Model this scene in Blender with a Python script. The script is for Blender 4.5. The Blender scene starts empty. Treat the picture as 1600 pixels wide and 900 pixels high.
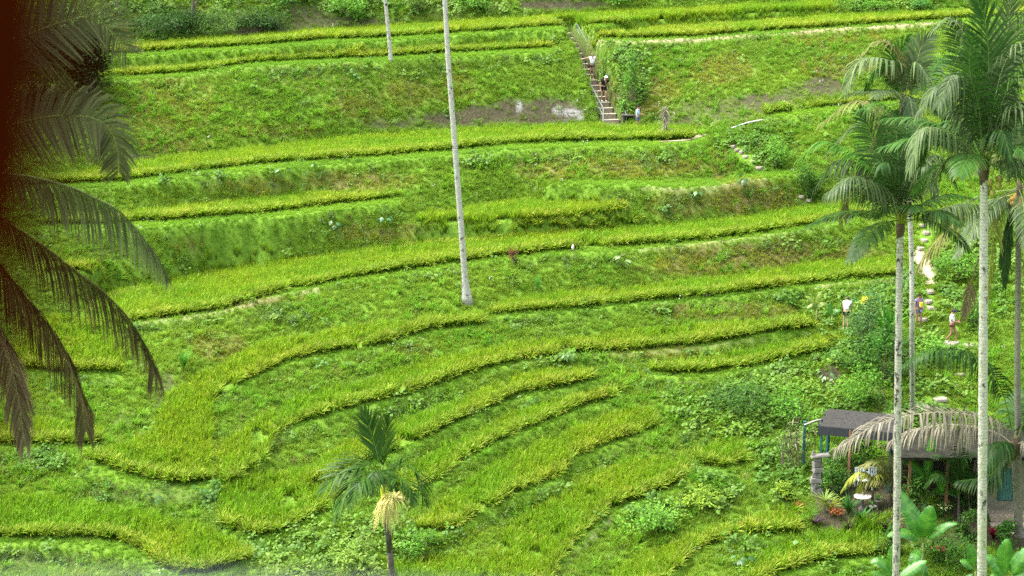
import bpy, bmesh, math, random, time
import numpy as np
from mathutils import Vector, Matrix
T0 = time.time()
random.seed(7)
RNG = np.random.default_rng(7)
R = math.radians
C = bpy.context.scene.collection
SC = bpy.context.scene

# ------------------------------------------------------------------ camera
PITCH = R(13.0)
FPX = 3111.0                      # focal length in pixels of the 1600 px wide photograph (70 mm on 36 mm)
cam_d = bpy.data.cameras.new('camera')
cam_d.lens = 70.0
cam_d.sensor_width = 36.0
cam_d.clip_start = 0.05
cam_d.clip_end = 6000.0
cam_d.dof.use_dof = True
cam_d.dof.focus_distance = 100.0
cam_d.dof.aperture_fstop = 1.9
cam = bpy.data.objects.new('camera', cam_d)
cam.rotation_euler = (R(90) - PITCH, 0, 0)
C.objects.link(cam)
SC.camera = cam

# ------------------------------------------------------------------ sky, sun, exposure
SUN_EL, SUN_AZ = R(60), R(275)    # azimuth clockwise from +Y
world = bpy.data.worlds.new('World')
SC.world = world
world.use_nodes = True
wn = world.node_tree.nodes
wl = world.node_tree.links
wn.clear()
sky = wn.new('ShaderNodeTexSky')
sky.sky_type = 'NISHITA'
sky.sun_disc = False
sky.sun_elevation = SUN_EL
sky.sun_rotation = SUN_AZ
sky.air_density = 1.0
sky.dust_density = 3.0
sky.ozone_density = 0.5
bg = wn.new('ShaderNodeBackground')
bg.inputs['Strength'].default_value = 0.15
wo = wn.new('ShaderNodeOutputWorld')
hsv = wn.new('ShaderNodeHueSaturation')      # high thin cloud: the same sky, paler
hsv.inputs['Saturation'].default_value = 0.35
wl.new(sky.outputs[0], hsv.inputs['Color'])
wl.new(hsv.outputs[0], bg.inputs[0])
wl.new(bg.outputs[0], wo.inputs[0])
sun_d = bpy.data.lights.new('sun', 'SUN')
sun_d.energy = 1.4
sun_d.angle = R(30)
sun_d.color = (1.0, 0.95, 0.86)
sun = bpy.data.objects.new('sun', sun_d)
sdir = Vector((math.sin(SUN_AZ) * math.cos(SUN_EL), math.cos(SUN_AZ) * math.cos(SUN_EL), math.sin(SUN_EL)))
sun.rotation_euler = sdir.to_track_quat('Z', 'Y').to_euler()
sun.location = (0, 60, 60)
C.objects.link(sun)
SC.view_settings.view_transform = 'Standard'
SC.view_settings.look = 'None'
SC.view_settings.exposure = 2.64
SC.view_settings.gamma = 1.0
SC.render.engine = 'CYCLES'
SC.cycles.use_denoising = False
SC.cycles.max_bounces = 6
SC.cycles.diffuse_bounces = 4
SC.cycles.transmission_bounces = 4
SC.cycles.transparent_max_bounces = 6

# ------------------------------------------------------------------ pixels <-> world
cp, sp = math.cos(PITCH), math.sin(PITCH)
def ray(u, v):
    u = np.asarray(u, float); v = np.asarray(v, float)
    a = (u - 800.0) / FPX; b = -(v - 450.0) / FPX
    return np.stack([a, cp + b * sp, -sp + b * cp], -1)
def at_z(u, v, z):
    d = ray(u, v)
    return d * (np.asarray(z) / d[..., 2])[..., None]
def at_y(u, v, Y):
    d = ray(u, v)
    return d * (np.asarray(Y) / d[..., 1])[..., None]
def project(X, Y, Z):
    dep = Y * cp - Z * sp
    up = Y * sp + Z * cp
    return 800 + FPX * X / dep, 450 - FPX * up / dep

# ------------------------------------------------------------------ node helpers
def new_mat(name):
    m = bpy.data.materials.new(name)
    m.use_nodes = True
    nt = m.node_tree
    nt.nodes.clear()
    out = nt.nodes.new('ShaderNodeOutputMaterial')
    return m, nt, out
def nd(nt, typ, **kw):
    n = nt.nodes.new(typ)
    for k, v in kw.items():
        if k.startswith('i_'):
            n.inputs[k[2:].replace('_', ' ')].default_value = v
        else:
            setattr(n, k, v)
    return n
def ramp(nt, fac, stops):
    r = nt.nodes.new('ShaderNodeValToRGB')
    e = r.color_ramp.elements
    while len(e) < len(stops): e.new(0.5)
    for el, (p, c) in zip(e, stops):
        el.position = p
        el.color = (*c, 1)
    nt.links.new(fac, r.inputs[0])
    return r.outputs[0]
def noise(nt, scale, detail=4, rough=0.6, coord='Object', vec=None):
    n = nd(nt, 'ShaderNodeTexNoise')
    n.inputs['Scale'].default_value = scale
    n.inputs['Detail'].default_value = detail
    n.inputs['Roughness'].default_value = rough
    if vec is None:
        tc = nd(nt, 'ShaderNodeTexCoord')
        vec = tc.outputs[coord]
    nt.links.new(vec, n.inputs['Vector'])
    return n.outputs['Fac']
def mixc(nt, fac, a, b, mode='MIX'):
    m = nd(nt, 'ShaderNodeMix', data_type='RGBA', blend_type=mode)
    for s, val in ((m.inputs[0], fac), (m.inputs[6], a), (m.inputs[7], b)):
        if hasattr(val, 'links'): nt.links.new(val, s)
        elif isinstance(val, (int, float)): s.default_value = val
        else: s.default_value = (*val, 1)
    return m.outputs[2]
def plain(name, col, rough=0.7, var=0.25, scale=6.0, bump=0.3, spec=0.3, metallic=0.0):
    """one real colour with procedural wear and fine relief"""
    m, nt, out = new_mat(name)
    p = nd(nt, 'ShaderNodeBsdfPrincipled')
    f = noise(nt, scale, 5, 0.65)
    c = ramp(nt, f, [(0.3, tuple(x * (1 - var) for x in col)), (0.55, col), (0.75, tuple(min(1, x * (1 + var)) for x in col))])
    nt.links.new(c, p.inputs['Base Color'])
    p.inputs['Roughness'].default_value = rough
    p.inputs['Specular IOR Level'].default_value = spec
    p.inputs['Metallic'].default_value = metallic
    b = nd(nt, 'ShaderNodeBump')
    b.inputs['Strength'].default_value = bump
    b.inputs['Distance'].default_value = 0.02
    nt.links.new(f, b.inputs['Height'])
    nt.links.new(b.outputs[0], p.inputs['Normal'])
    nt.links.new(p.outputs[0], out.inputs[0])
    return m
def leaf_mat(name, attr='col', instanced=False, transl=0.35, gloss=0.06, rough=0.45, hue_var=0.0):
    """foliage: the mesh carries each leaf's own colour in a point attribute; some light passes through the blade"""
    m, nt, out = new_mat(name)
    a = nd(nt, 'ShaderNodeAttribute', attribute_name=attr)
    col = a.outputs['Color']
    if instanced:
        t = nd(nt, 'ShaderNodeAttribute', attribute_name='tint', attribute_type='INSTANCER')
        col = mixc(nt, 1.0, col, t.outputs['Color'], 'MULTIPLY')
    d = nd(nt, 'ShaderNodeBsdfDiffuse')
    tr = nd(nt, 'ShaderNodeBsdfTranslucent')
    nt.links.new(col, d.inputs[0]); nt.links.new(col, tr.inputs[0])
    mx = nd(nt, 'ShaderNodeMixShader'); mx.inputs[0].default_value = transl
    nt.links.new(d.outputs[0], mx.inputs[1]); nt.links.new(tr.outputs[0], mx.inputs[2])
    last = mx.outputs[0]
    if gloss > 0:
        g = nd(nt, 'ShaderNodeBsdfGlossy'); g.inputs['Roughness'].default_value = rough
        g.inputs[0].default_value = (1, 1, 1, 1)
        m2 = nd(nt, 'ShaderNodeMixShader'); m2.inputs[0].default_value = gloss
        nt.links.new(last, m2.inputs[1]); nt.links.new(g.outputs[0], m2.inputs[2])
        last = m2.outputs[0]
    nt.links.new(last, out.inputs[0])
    return m

# ------------------------------------------------------------------ object helpers
def tag(o, label=None, cat=None, group=None, kind=None):
    if label: o['label'] = label
    if cat: o['category'] = cat
    if group: o['group'] = group
    if kind: o['kind'] = kind
    return o
def link(o, parent=None):
    C.objects.link(o)
    if parent is not None: o.parent = parent
    return o
def empty(name, loc, label, cat, group=None, rz=0.0):
    o = bpy.data.objects.new(name, None)
    o.location = tuple(float(x) for x in loc); o.rotation_euler = (0, 0, rz)
    o.empty_display_size = 0.2
    C.objects.link(o)
    return tag(o, label, cat, group)
def mesh_np(name, V, F4=None, F3=None, mat=None, col=None, smooth=False):
    """mesh from numpy arrays: V (n,3), F4 (m,4), F3 (k,3), point colours col (n,3)"""
    me = bpy.data.meshes.new(name)
    V = np.asarray(V, np.float32)
    n4 = 0 if F4 is None else len(F4); n3 = 0 if F3 is None else len(F3)
    me.vertices.add(len(V)); me.vertices.foreach_set('co', V.ravel())
    loops = []
    if n4: loops.append(np.asarray(F4, np.int32).ravel())
    if n3: loops.append(np.asarray(F3, np.int32).ravel())
    lo = np.concatenate(loops)
    me.loops.add(len(lo)); me.loops.foreach_set('vertex_index', lo)
    me.polygons.add(n4 + n3)
    st = np.concatenate([np.arange(n4) * 4, n4 * 4 + np.arange(n3) * 3]).astype(np.int32)
    me.polygons.foreach_set('loop_start', st)
    if smooth: me.polygons.foreach_set('use_smooth', np.ones(n4 + n3, bool))
    if col is not None:
        a = me.color_attributes.new('col', 'FLOAT_COLOR', 'POINT')
        cc = np.ones((len(V), 4), np.float32); cc[:, :3] = col
        a.data.foreach_set('color', cc.ravel())
    me.update(calc_edges=True)
    if mat is not None:
        for m in (mat if isinstance(mat, (list, tuple)) else [mat]): me.materials.append(m)
    return me
def obj(name, me, parent=None):
    return link(bpy.data.objects.new(name, me), parent)

class MB:
    """collects simple solids into one mesh"""
    def __init__(s): s.V = []; s.F = []; s.n = 0
    def add(s, V, F):
        s.V.append(np.asarray(V, float)); s.F += [tuple(i + s.n for i in f) for f in F]; s.n += len(V)
    def box(s, c, size, rz=0.0, rot=None, taper=1.0):
        x, y, z = (d / 2 for d in size)
        V = np.array([(-x, -y, -z), (x, -y, -z), (x, y, -z), (-x, y, -z), (-x * taper, -y * taper, z), (x * taper, -y * taper, z), (x * taper, y * taper, z), (-x * taper, y * taper, z)])
        if rot is not None: V = V @ np.array(rot.to_3x3()).T
        elif rz:
            c_, s_ = math.cos(rz), math.sin(rz)
            V = V @ np.array([(c_, s_, 0), (-s_, c_, 0), (0, 0, 1)])
        s.add(V + np.asarray(c, float), [(0, 3, 2, 1), (4, 5, 6, 7), (0, 1, 5, 4), (1, 2, 6, 5), (2, 3, 7, 6), (3, 0, 4, 7)])
        return s
    def tube(s, pts, rad, n=8, cap=True):
        P = np.asarray(pts, float); k = len(P)
        rad = np.broadcast_to(np.asarray(rad, float), (k,))
        T = np.gradient(P, axis=0); T /= np.linalg.norm(T, axis=1)[:, None] + 1e-9
        ref = np.array((1.0, 0, 0)) if abs(T[0, 2]) > 0.8 else np.array((0, 0, 1.0))
        V = []
        for i in range(k):
            a = np.cross(T[i], ref); a /= np.linalg.norm(a) + 1e-9
            b = np.cross(T[i], a)
            th = np.arange(n) / n * 2 * math.pi
            V.append(P[i] + rad[i] * (np.cos(th)[:, None] * a + np.sin(th)[:, None] * b))
        F = [(i * n + j, i * n + (j + 1) % n, (i + 1) * n + (j + 1) % n, (i + 1) * n + j) for i in range(k - 1) for j in range(n)]
        if cap: F += [tuple(range(n))[::-1], tuple((k - 1) * n + j for j in range(n))]
        s.add(np.concatenate(V), F)
        return s
    def lathe(s, prof, c=(0, 0, 0), n=16):
        V = []; k = len(prof)
        for r, z in prof:
            th = np.arange(n) / n * 2 * math.pi
            V.append(np.stack([r * np.cos(th), r * np.sin(th), np.full(n, z)], -1))
        F = [(i * n + j, i * n + (j + 1) % n, (i + 1) * n + (j + 1) % n, (i + 1) * n + j) for i in range(k - 1) for j in range(n)]
        F += [tuple(range(n))[::-1], tuple((k - 1) * n + j for j in range(n))]
        s.add(np.concatenate(V) + np.asarray(c, float), F)
        return s
    def blob(s, c, r, seed=0, n=10, m=7, amp=0.2):
        rg = np.random.default_rng(seed); V = []; r = np.broadcast_to(np.asarray(r, float), (3,))
        for i in range(m + 1):
            ph = math.pi * i / m
            for j in range(n):
                th = 2 * math.pi * j / n
                k = 1 + (rg.uniform(-amp, amp) if 0 < i < m else 0)
                V.append((r[0] * k * math.sin(ph) * math.cos(th), r[1] * k * math.sin(ph) * math.sin(th), r[2] * k * math.cos(ph)))
        F = [(i * n + j, (i + 1) * n + j, (i + 1) * n + (j + 1) % n, i * n + (j + 1) % n) for i in range(m) for j in range(n)]
        s.add(np.array(V) + np.asarray(c, float), F)
        return s
    def build(s, name, mat, parent=None, smooth=False, bevel=0.0):
        me = bpy.data.meshes.new(name)
        me.from_pydata([tuple(v) for v in np.concatenate(s.V)], [], s.F)
        if smooth: me.polygons.foreach_set('use_smooth', np.ones(len(me.polygons), bool))
        me.materials.append(mat); me.update()
        o = obj(name, me, parent)
        if bevel > 0:
            b = o.modifiers.new('bevel', 'BEVEL'); b.width = bevel; b.segments = 2; b.limit_method = 'ANGLE'
        return o

# smooth value noise in the plane for scattering and terrain
def vnoise(x, y, scale, seed):
    rg = np.random.default_rng(seed)
    tab = rg.random((128, 128))
    x = np.asarray(x) / scale + 1000.37; y = np.asarray(y) / scale + 1000.71
    xi = np.floor(x).astype(int); yi = np.floor(y).astype(int)
    fx = x - xi; fy = y - yi
    fx = fx * fx * (3 - 2 * fx); fy = fy * fy * (3 - 2 * fy)
    g = lambda a, b: tab[a % 128, b % 128]
    return (g(xi, yi) * (1 - fx) + g(xi + 1, yi) * fx) * (1 - fy) + (g(xi, yi + 1) * (1 - fx) + g(xi + 1, yi + 1) * fx) * fy
def fnoise(x, y, scale, seed, octs=3):
    s = 0; a = 1.0; t = 0
    for k in range(octs):
        s = s + a * vnoise(x, y, scale / 2 ** k, seed + k); t += a; a *= 0.55
    return s / t
# ------------------------------------------------------------------ the hillside: base slope
_kv = np.array([-400, -200, -60, 0, 130, 300, 510, 700, 900, 1100, 1400, 1700], float)
_ky = np.array([196, 165, 149.5, 143, 131, 118.5, 104.5, 93, 82, 72, 60, 50], float)
_vv = np.linspace(-400, 1700, 400)
_yy = np.polyval(np.polyfit(_kv, _ky, 4), _vv)
_pt = at_y(np.full(400, 800.0), _vv, _yy)
_tabY, _tabZ = _pt[::-1, 1], _pt[::-1, 2]
Yext = np.concatenate([[-3000, -60, -8, 2.5, 30, 43], _tabY, [260, 420, 3000]])
Zext = np.concatenate([[-3, -3, -3.2, -3.4, -34, -40], _tabZ, [_tabZ[-1] + 30, _tabZ[-1] + 75, _tabZ[-1] + 90]])
def base_z(Y): return np.interp(Y, Yext, Zext)
def base_at(u, v):
    """world points where the rays of pixels (u,v) meet the base slope"""
    Y = np.interp(np.asarray(v, float), _vv, _yy)
    return at_y(u, v, Y)

# ------------------------------------------------------------------ terraces, top to bottom: T back edge of the rice (its tops), F foot of the
# front row, L outer lip of the grass bund, all as the photograph shows them
TER = [
 dict(n='topmost rice strip below the wooded slope', T=[(60,75),(150,67),(300,59),(400,52),(500,43),(600,37),(700,31),(800,26),(900,17),(1000,13),(1100,8),(1200,3),(1302,-3)],
      F=[(60,96),(160,87),(300,78),(400,72),(500,64),(600,60),(700,54),(800,47),(900,40),(1000,37),(1100,29),(1200,23),(1302,19)], dl=5, y=.75),
 dict(n='second rice strip from the top, left of the stair', T=[(60,116),(165,106),(300,97),(400,85),(500,80),(600,76),(700,69),(800,62),(862,62)],
      F=[(60,130),(165,122),(300,114),(400,99),(500,94),(600,90),(700,84),(800,79),(862,76)], dl=6, y=.6),
 dict(n='rice strip right of the stair head, along a pale path', T=[(904,49),(1000,41),(1100,35),(1200,28),(1300,21),(1400,16),(1500,13),(1700,4)],
      F=[(904,60),(1000,61),(1100,57),(1200,49),(1300,43),(1400,36),(1500,30),(1700,22)], dl=5, y=.8),
 dict(n='short bright green rice plot beside the palms, under a bare earth scar', T=[(1195,168),(1260,158),(1330,149),(1420,140)], F=[(1195,178),(1260,172),(1330,164),(1420,156)], dl=7, y=.2),
 dict(n='long rice strip at the foot of the stair', T=[(40,278),(100,268),(187,253),(250,243),(300,237),(400,227),(500,214),(600,206),(700,198),(800,193),(900,190),(1000,192),(1082,194)],
      F=[(40,290),(100,288),(187,284),(250,276),(300,269),(400,258),(500,251),(600,244),(700,236),(800,226),(900,222),(1000,221),(1082,218)], dl=9, y=.45),
 dict(n='', rice=False, T=[(840,287),(900,283),(1000,283),(1060,284),(1130,278),(1200,268),(1250,262)], F=[], L=[(840,293),(900,291),(1000,292),(1060,295),(1130,290),(1200,279),(1250,272)], y=0),
 dict(n='pale rice plot left of the middle, behind the palm fronds', T=[(60,338),(180,330),(240,322),(300,315),(400,306),(450,300),(500,297),(550,296),(626,296)],
      F=[(60,352),(180,350),(240,346),(300,342),(400,335),(450,330),(500,322),(550,317),(626,309)], dl=9, y=.55),
 dict(n='yellow rice plot behind the tall bare palm trunk', T=[(630,340),(640,335),(680,324),(720,321),(760,318),(800,308),(900,309),(990,311),(997,314)],
      F=[(630,345),(650,351),(700,354),(750,353),(800,346),(900,339),(950,332),(997,321)], dl=6, y=.85),
 dict(n='small plot of sparse rice among the left palm fronds', T=[(70,408),(150,402),(225,398)], F=[(70,424),(150,421),(225,415)], dl=5, y=.6),
 dict(n='longest rice strip, running past the tall palm trunk above the red plant', T=[(140,462),(180,450),(250,438),(330,420),(400,407),(450,401),(500,395),(550,390),(600,382),(650,377),(700,372),(760,368),(850,361),(950,352),(1050,346),(1150,336),(1200,328),(1250,320),(1300,314),(1350,313)],
      F=[(140,512),(215,500),(300,489),(350,481),(400,466),(450,452),(500,444),(550,433),(600,426),(700,412),(750,405),(800,399),(850,394),(900,390),(1000,383),(1100,375),(1150,369),(1200,362),(1250,354),(1300,345),(1350,338)], dl=7, y=.4),
 dict(n='golden rice plot behind the drooping left fronds', T=[(30,490),(100,488),(190,498)], F=[(30,574),(100,580),(190,581)], dl=6, y=.75, slant=.35),
 dict(n='rice strip right of the foot of the tall palm trunk', T=[(766,474),(800,464),(850,457),(900,453),(1000,443),(1050,438),(1100,432),(1150,427),(1200,419),(1300,403),(1400,397)],
      F=[(766,490),(800,488),(850,484),(900,482),(950,476),(1000,470),(1050,466),(1100,463),(1200,451),(1300,438),(1400,430)], dl=6, y=.5),
 dict(n='golden rice strip just below the tall palm trunk', T=[(330,583),(345,570),(400,535),(450,524),(500,515),(550,507),(600,502),(640,499),(680,488),(750,482)],
      F=[(330,628),(345,612),(400,585),(420,575),(450,563),(500,551),(550,545),(600,536),(640,522),(680,512),(750,506)], dl=7, y=.65, slant=.2),
 dict(n='', rice=False, T=[(0,-10)], F=[], L=[(0,0)], y=0, skip=True),
 dict(n='yellow rice plot at the lower left, spilling to a rounded corner', T=[(138,704),(160,700),(200,688),(240,672),(262,612),(300,585),(330,572)], F=[(138,716),(160,722),(200,737),(250,750),(290,755),(330,748)], dl=12, y=.85, slant=.75),
 dict(n='long curved rice strip sweeping through the centre', T=[(425,640),(450,625),(500,607),(550,597),(600,582),(650,566),(700,553),(750,545),(800,532),(900,525),(1000,512),(1100,505),(1200,496),(1268,489)],
      F=[(425,683),(450,666),(500,648),(550,633),(600,622),(650,609),(700,592),(750,576),(800,565),(850,556),(900,550),(1000,545),(1100,536),(1200,518),(1268,510)], dl=6, y=.4),
 dict(n='rice wing curling down at the left end of the long curved strip', T=[(342,692),(380,668),(410,646),(425,640)], F=[(342,762),(380,740),(412,715),(425,683)], dl=3, y=.45, slant=.7),
 dict(n='rice strip at the right, above the landslip', T=[(1012,567),(1100,555),(1200,537),(1295,522)], F=[(1012,578),(1050,583),(1100,581),(1200,567),(1295,543)], dl=6, y=.3),
 dict(n='tapering rice strip below the long curved one', T=[(478,728),(510,710),(560,683),(600,665),(650,648),(700,632),(750,611),(800,588),(850,577),(900,571),(936,576)],
      F=[(478,758),(510,745),(560,724),(615,702),(670,677),(700,662),(750,640),(800,618),(850,607),(900,597),(936,586)], dl=6, y=.5),
 dict(n='bright rice plot left of the fruiting palm', T=[(345,764),(400,735),(440,735),(478,722)], F=[(345,815),(370,830),(400,835),(430,830),(478,812)], dl=6, y=.35, slant=.5),
 dict(n='rice corner hidden partly by the fruiting palm', T=[(478,760),(510,748),(540,742)], F=[(478,812),(510,792),(540,775)], dl=6, y=.4, slant=.4),
 dict(n='rice strip passing behind the fruiting palm crown', T=[(615,748),(640,735),(662,716),(700,697),(750,670),(800,643),(850,627),(900,615),(968,601)],
      F=[(615,786),(640,770),(660,756),(690,743),(720,715),(770,691),(800,676),(850,657),(900,636),(950,622),(968,612)], dl=6, y=.45),
 dict(n='rice strip right of the fruiting palm, stepped at its upper end', T=[(655,812),(700,775),(750,738),(800,707),(850,688),(885,676),(930,655),(975,638),(1022,640)],
      F=[(655,832),(690,828),(720,817),(750,798),(800,770),(850,750),(880,738),(892,713),(950,690),(1000,675),(1022,665)], dl=6, y=.45),
 dict(n='broad pale rice plot fanning down to the bottom edge', T=[(770,858),(800,815),(850,785),(870,777),(920,747),(960,728),(1000,711),(1072,705)],
      F=[(770,935),(850,918),(872,877),(890,850),(915,825),(950,793),(1000,775),(1050,757),(1072,738)], dl=10, y=.6),
 dict(n='small dark green rice patch beside the goat path', T=[(1085,704),(1130,691),(1160,690)], F=[(1085,719),(1130,730),(1160,716)], dl=5, y=.1),
 dict(n='rice strip near the bottom, between weedy banks', T=[(960,890),(1000,863),(1060,845),(1120,821),(1157,814)], F=[(960,940),(1030,912),(1050,893),(1080,862),(1130,840),(1157,826)], dl=6, y=.45),
 dict(n='small golden rice patch left of the garden', T=[(1168,808),(1205,800),(1242,796)], F=[(1168,830),(1205,833),(1242,830)], dl=5, y=.7),
 dict(n='dark green rice plot in front of the garden, bottom right', T=[(1165,872),(1200,852),(1240,838),(1300,828),(1398,815)], F=[(1165,915),(1200,900),(1250,882),(1300,871),(1340,868),(1398,862)], dl=8, y=.15),
 dict(n='golden rice plot at the left edge under the frond tips', T=[(-60,657),(60,652),(156,661)], F=[(-60,690),(60,693),(156,690)], dl=6, y=.75),
 dict(n='big rice plot at the lower left edge', T=[(-60,773),(60,770),(120,779),(180,788),(250,800),(280,812),(330,826),(386,850)], F=[(-60,835),(60,838),(150,839),(190,842),(230,860),(258,886),(300,895),(350,889),(386,870)],
      L=[(-60,855),(60,855),(130,857),(180,866),(230,892),(258,905),(300,912),(350,903),(386,880)], y=.45),
 dict(n='rice at the very bottom left corner', T=[(-60,892),(60,889),(150,893),(190,905)], F=[(-60,940),(60,938),(150,934),(190,930)], dl=8, y=.4),
 dict(n='misty rice plot at the bottom edge right of the fruiting palm', T=[(622,872),(700,866),(765,872)], F=[(622,945),(700,945),(765,940)], dl=8, y=.55),
 dict(n='', rice=False, yard=True, T=[(1268,770),(1330,748),(1400,742),(1500,735),(1600,730),(1750,726)], F=[], L=[(1268,812),(1330,828),(1400,838),(1500,850),(1600,858),(1750,866)], y=0, slant=.3),
]
TER = [t for t in TER if not t.get('skip')]
RICE_H = 0.6
GX0, GX1, GY0, GY1, GS = -47.0, 47.0, 56.0, 158.0, 0.2
gx = np.arange(GX0, GX1 + 1e-6, GS); gy = np.arange(GY0, GY1 + 1e-6, GS)
NX, NY = len(gx), len(gy)
GXX, GYY = np.meshgrid(gx, gy)                       # [iy, ix]
def inside(poly, X, Y):
    n = len(poly); res = np.zeros(X.shape, bool)
    for i in range(n):
        x1, y1 = poly[i]; x2, y2 = poly[(i + 1) % n]
        if y1 == y2: continue
        c = ((y1 > Y) != (y2 > Y)) & (X < (x2 - x1) * (Y - y1) / (y2 - y1) + x1)
        res ^= c
    return res
GB = base_z(GYY)
UG, VG = project(GXX, GYY, GB)
H = np.full((NY, NX), np.nan)
TID = np.full((NY, NX), -1, int)                     # which terrace a cell lies on
RICE = np.full((NY, NX), -1, int)                    # which rice crop
for ti, t in enumerate(TER):
    rice = t.get('rice', True)
    if 'L' not in t: t['L'] = [(u, v + t['dl'] * np.interp(v, [500, 620, 720], [1, 1.7, 2.2])) for u, v in t['F']]
    u0 = max(t['L'][0][0], t['T'][0][0]); u1 = min(t['L'][-1][0], t['T'][-1][0])
    us = np.linspace(u0, u1, max(8, int((u1 - u0) / 6)))
    f = lambda P: np.interp(us, [p[0] for p in P], [p[1] for p in P])
    Lv, Tv = f(t['L']), f(t['T'])
    if rice: Tv = Tv - np.interp(Tv, [300, 520, 700], [1, 4, 6])
    k = np.ones(5) / 5
    zl = base_at(us, Lv)[:, 2]
    zl = np.convolve(np.pad(zl, 2, 'edge'), k, 'valid')
    sl = t.get('slant', 0.0)
    def back(Tv, h):
        """where the rays of row Tv meet the (slightly sloping) tread raised by h"""
        d = ray(us, Tv); k_ = d[:, 2] / d[:, 1]
        a_, b_ = np.full(len(us), 50.0), np.full(len(us), 200.0)
        for _ in range(40):
            m_ = (a_ + b_) / 2
            above = m_ * k_ > zl + sl * (base_z(m_) - zl) + h
            a_, b_ = np.where(above, m_, a_), np.where(above, b_, m_)
        return d * (a_ / d[:, 1])[:, None]
    # wide plots step down a little within themselves: just enough that their back stays below the next lip
    yb = np.interp(Tv, _vv, _yy)
    for sl in np.arange(sl, 1.0, .05):
        bk = back(Tv, RICE_H if rice else 0.0)
        if np.mean(Lv) < 520 or np.mean(bk[:, 1] - yb) < -.15 and np.percentile(bk[:, 1] - yb, 90) < .25: break
    t['sl'] = sl
    front = at_z(us, Lv, zl)
    bk[:, 1] = np.maximum(bk[:, 1], front[:, 1] + 0.35)
    t['poly'] = np.concatenate([front[:, :2], bk[::-1, :2]])
    lo, hi = t['poly'].min(0), t['poly'].max(0)
    ix0, ix1 = np.searchsorted(gx, lo[0]), np.searchsorted(gx, hi[0])
    iy0, iy1 = np.searchsorted(gy, lo[1]), np.searchsorted(gy, hi[1])
    S = np.s_[iy0:iy1, ix0:ix1]
    m = inside(t['poly'], GXX[S], GYY[S])
    zc = np.interp(UG[S], us, zl)
    zc = zc + sl * (base_z(GYY[S]) - zc)
    H[S] = np.where(m, zc, H[S]); TID[S] = np.where(m, ti, TID[S])
    t['us'], t['zl'] = us, zl
    if rice:
        Fv = f(t['F']); Fv = Fv + np.minimum(np.interp(Fv, [300, 520, 700], [0, 2, 3]), np.maximum(0, Lv - Fv - 2))
        fr = back(Fv, 0.0); b2 = bk.copy()
        t['rpoly'] = np.concatenate([fr[:, :2], b2[::-1, :2]])
        m = inside(t['rpoly'], GXX[S], GYY[S])
        RICE[S] = np.where(m, ti, RICE[S])

# banks: a membrane stretched between the level treads (coarse to fine)
def solve(H0, B, it):
    fixed = ~np.isnan(H0)
    Z = np.where(fixed, H0, B)
    for _ in range(it):
        P = np.pad(Z, 1, 'edge')
        A = (P[:-2, 1:-1] + P[2:, 1:-1] + P[1:-1, :-2] + P[1:-1, 2:]) * 0.25
        A = A + 0.002 * (B - A)
        Z = np.where(fixed, H0, A)
        Z[0], Z[-1], Z[:, 0], Z[:, -1] = B[0], B[-1], B[:, 0], B[:, -1]
    return Z
cur = None
for s in (8, 4, 2, 1):
    Hs, Bs = H[::s, ::s], GB[::s, ::s]
    if cur is None: st = Bs.copy()
    else:
        st = np.repeat(np.repeat(cur, 2, 0), 2, 1)
        st = np.pad(st, ((0, max(0, Bs.shape[0] - st.shape[0])), (0, max(0, Bs.shape[1] - st.shape[1]))), 'edge')[:Bs.shape[0], :Bs.shape[1]]
    fixed = ~np.isnan(Hs)
    Z = np.where(fixed, Hs, st)
    for _ in range(260 if s > 1 else 60):
        P = np.pad(Z, 1, 'edge')
        A = (P[:-2, 1:-1] + P[2:, 1:-1] + P[1:-1, :-2] + P[1:-1, 2:]) * 0.25
        A += 0.0008 * s * s * (Bs - A)
        Z = np.where(fixed, Hs, A)
        Z[0], Z[-1], Z[:, 0], Z[:, -1] = Bs[0], Bs[-1], Bs[:, 0], Bs[:, -1]
    cur = Z
Z = cur
free = (TID < 0)
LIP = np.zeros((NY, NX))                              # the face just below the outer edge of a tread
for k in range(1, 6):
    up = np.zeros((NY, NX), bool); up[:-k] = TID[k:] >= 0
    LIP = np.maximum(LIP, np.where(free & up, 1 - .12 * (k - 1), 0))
Z = Z - np.where(LIP > 0, .34 * LIP, 0) * np.clip(fnoise(GXX, GYY, 2.6, 14, 2) * 1.7, .3, 1)
bump = (fnoise(GXX, GYY, 2.4, 11, 3) - 0.5) * 0.55 + (fnoise(GXX, GYY, 0.7, 21, 2) - 0.5) * 0.18
edge = np.minimum.reduce([np.abs(GXX - GX0), np.abs(GXX - GX1), np.abs(GYY - GY0), np.abs(GYY - GY1)])
fade = np.clip(edge / 4, 0, 1)
fr_ = free.astype(float)
for _ in range(2):
    P = np.pad(fr_, 1, 'edge'); fr_ = (P[:-2, 1:-1] + P[2:, 1:-1] + P[1:-1, :-2] + P[1:-1, 2:] + P[1:-1, 1:-1]) / 5
Z = Z + bump * fade * fr_ + (fnoise(GXX, GYY, 0.9, 31, 2) - 0.5) * 0.06 * fade
P = np.pad(Z, 1, 'edge')
Z = 0.5 * Z + 0.125 * (P[:-2, 1:-1] + P[2:, 1:-1] + P[1:-1, :-2] + P[1:-1, 2:])
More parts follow.
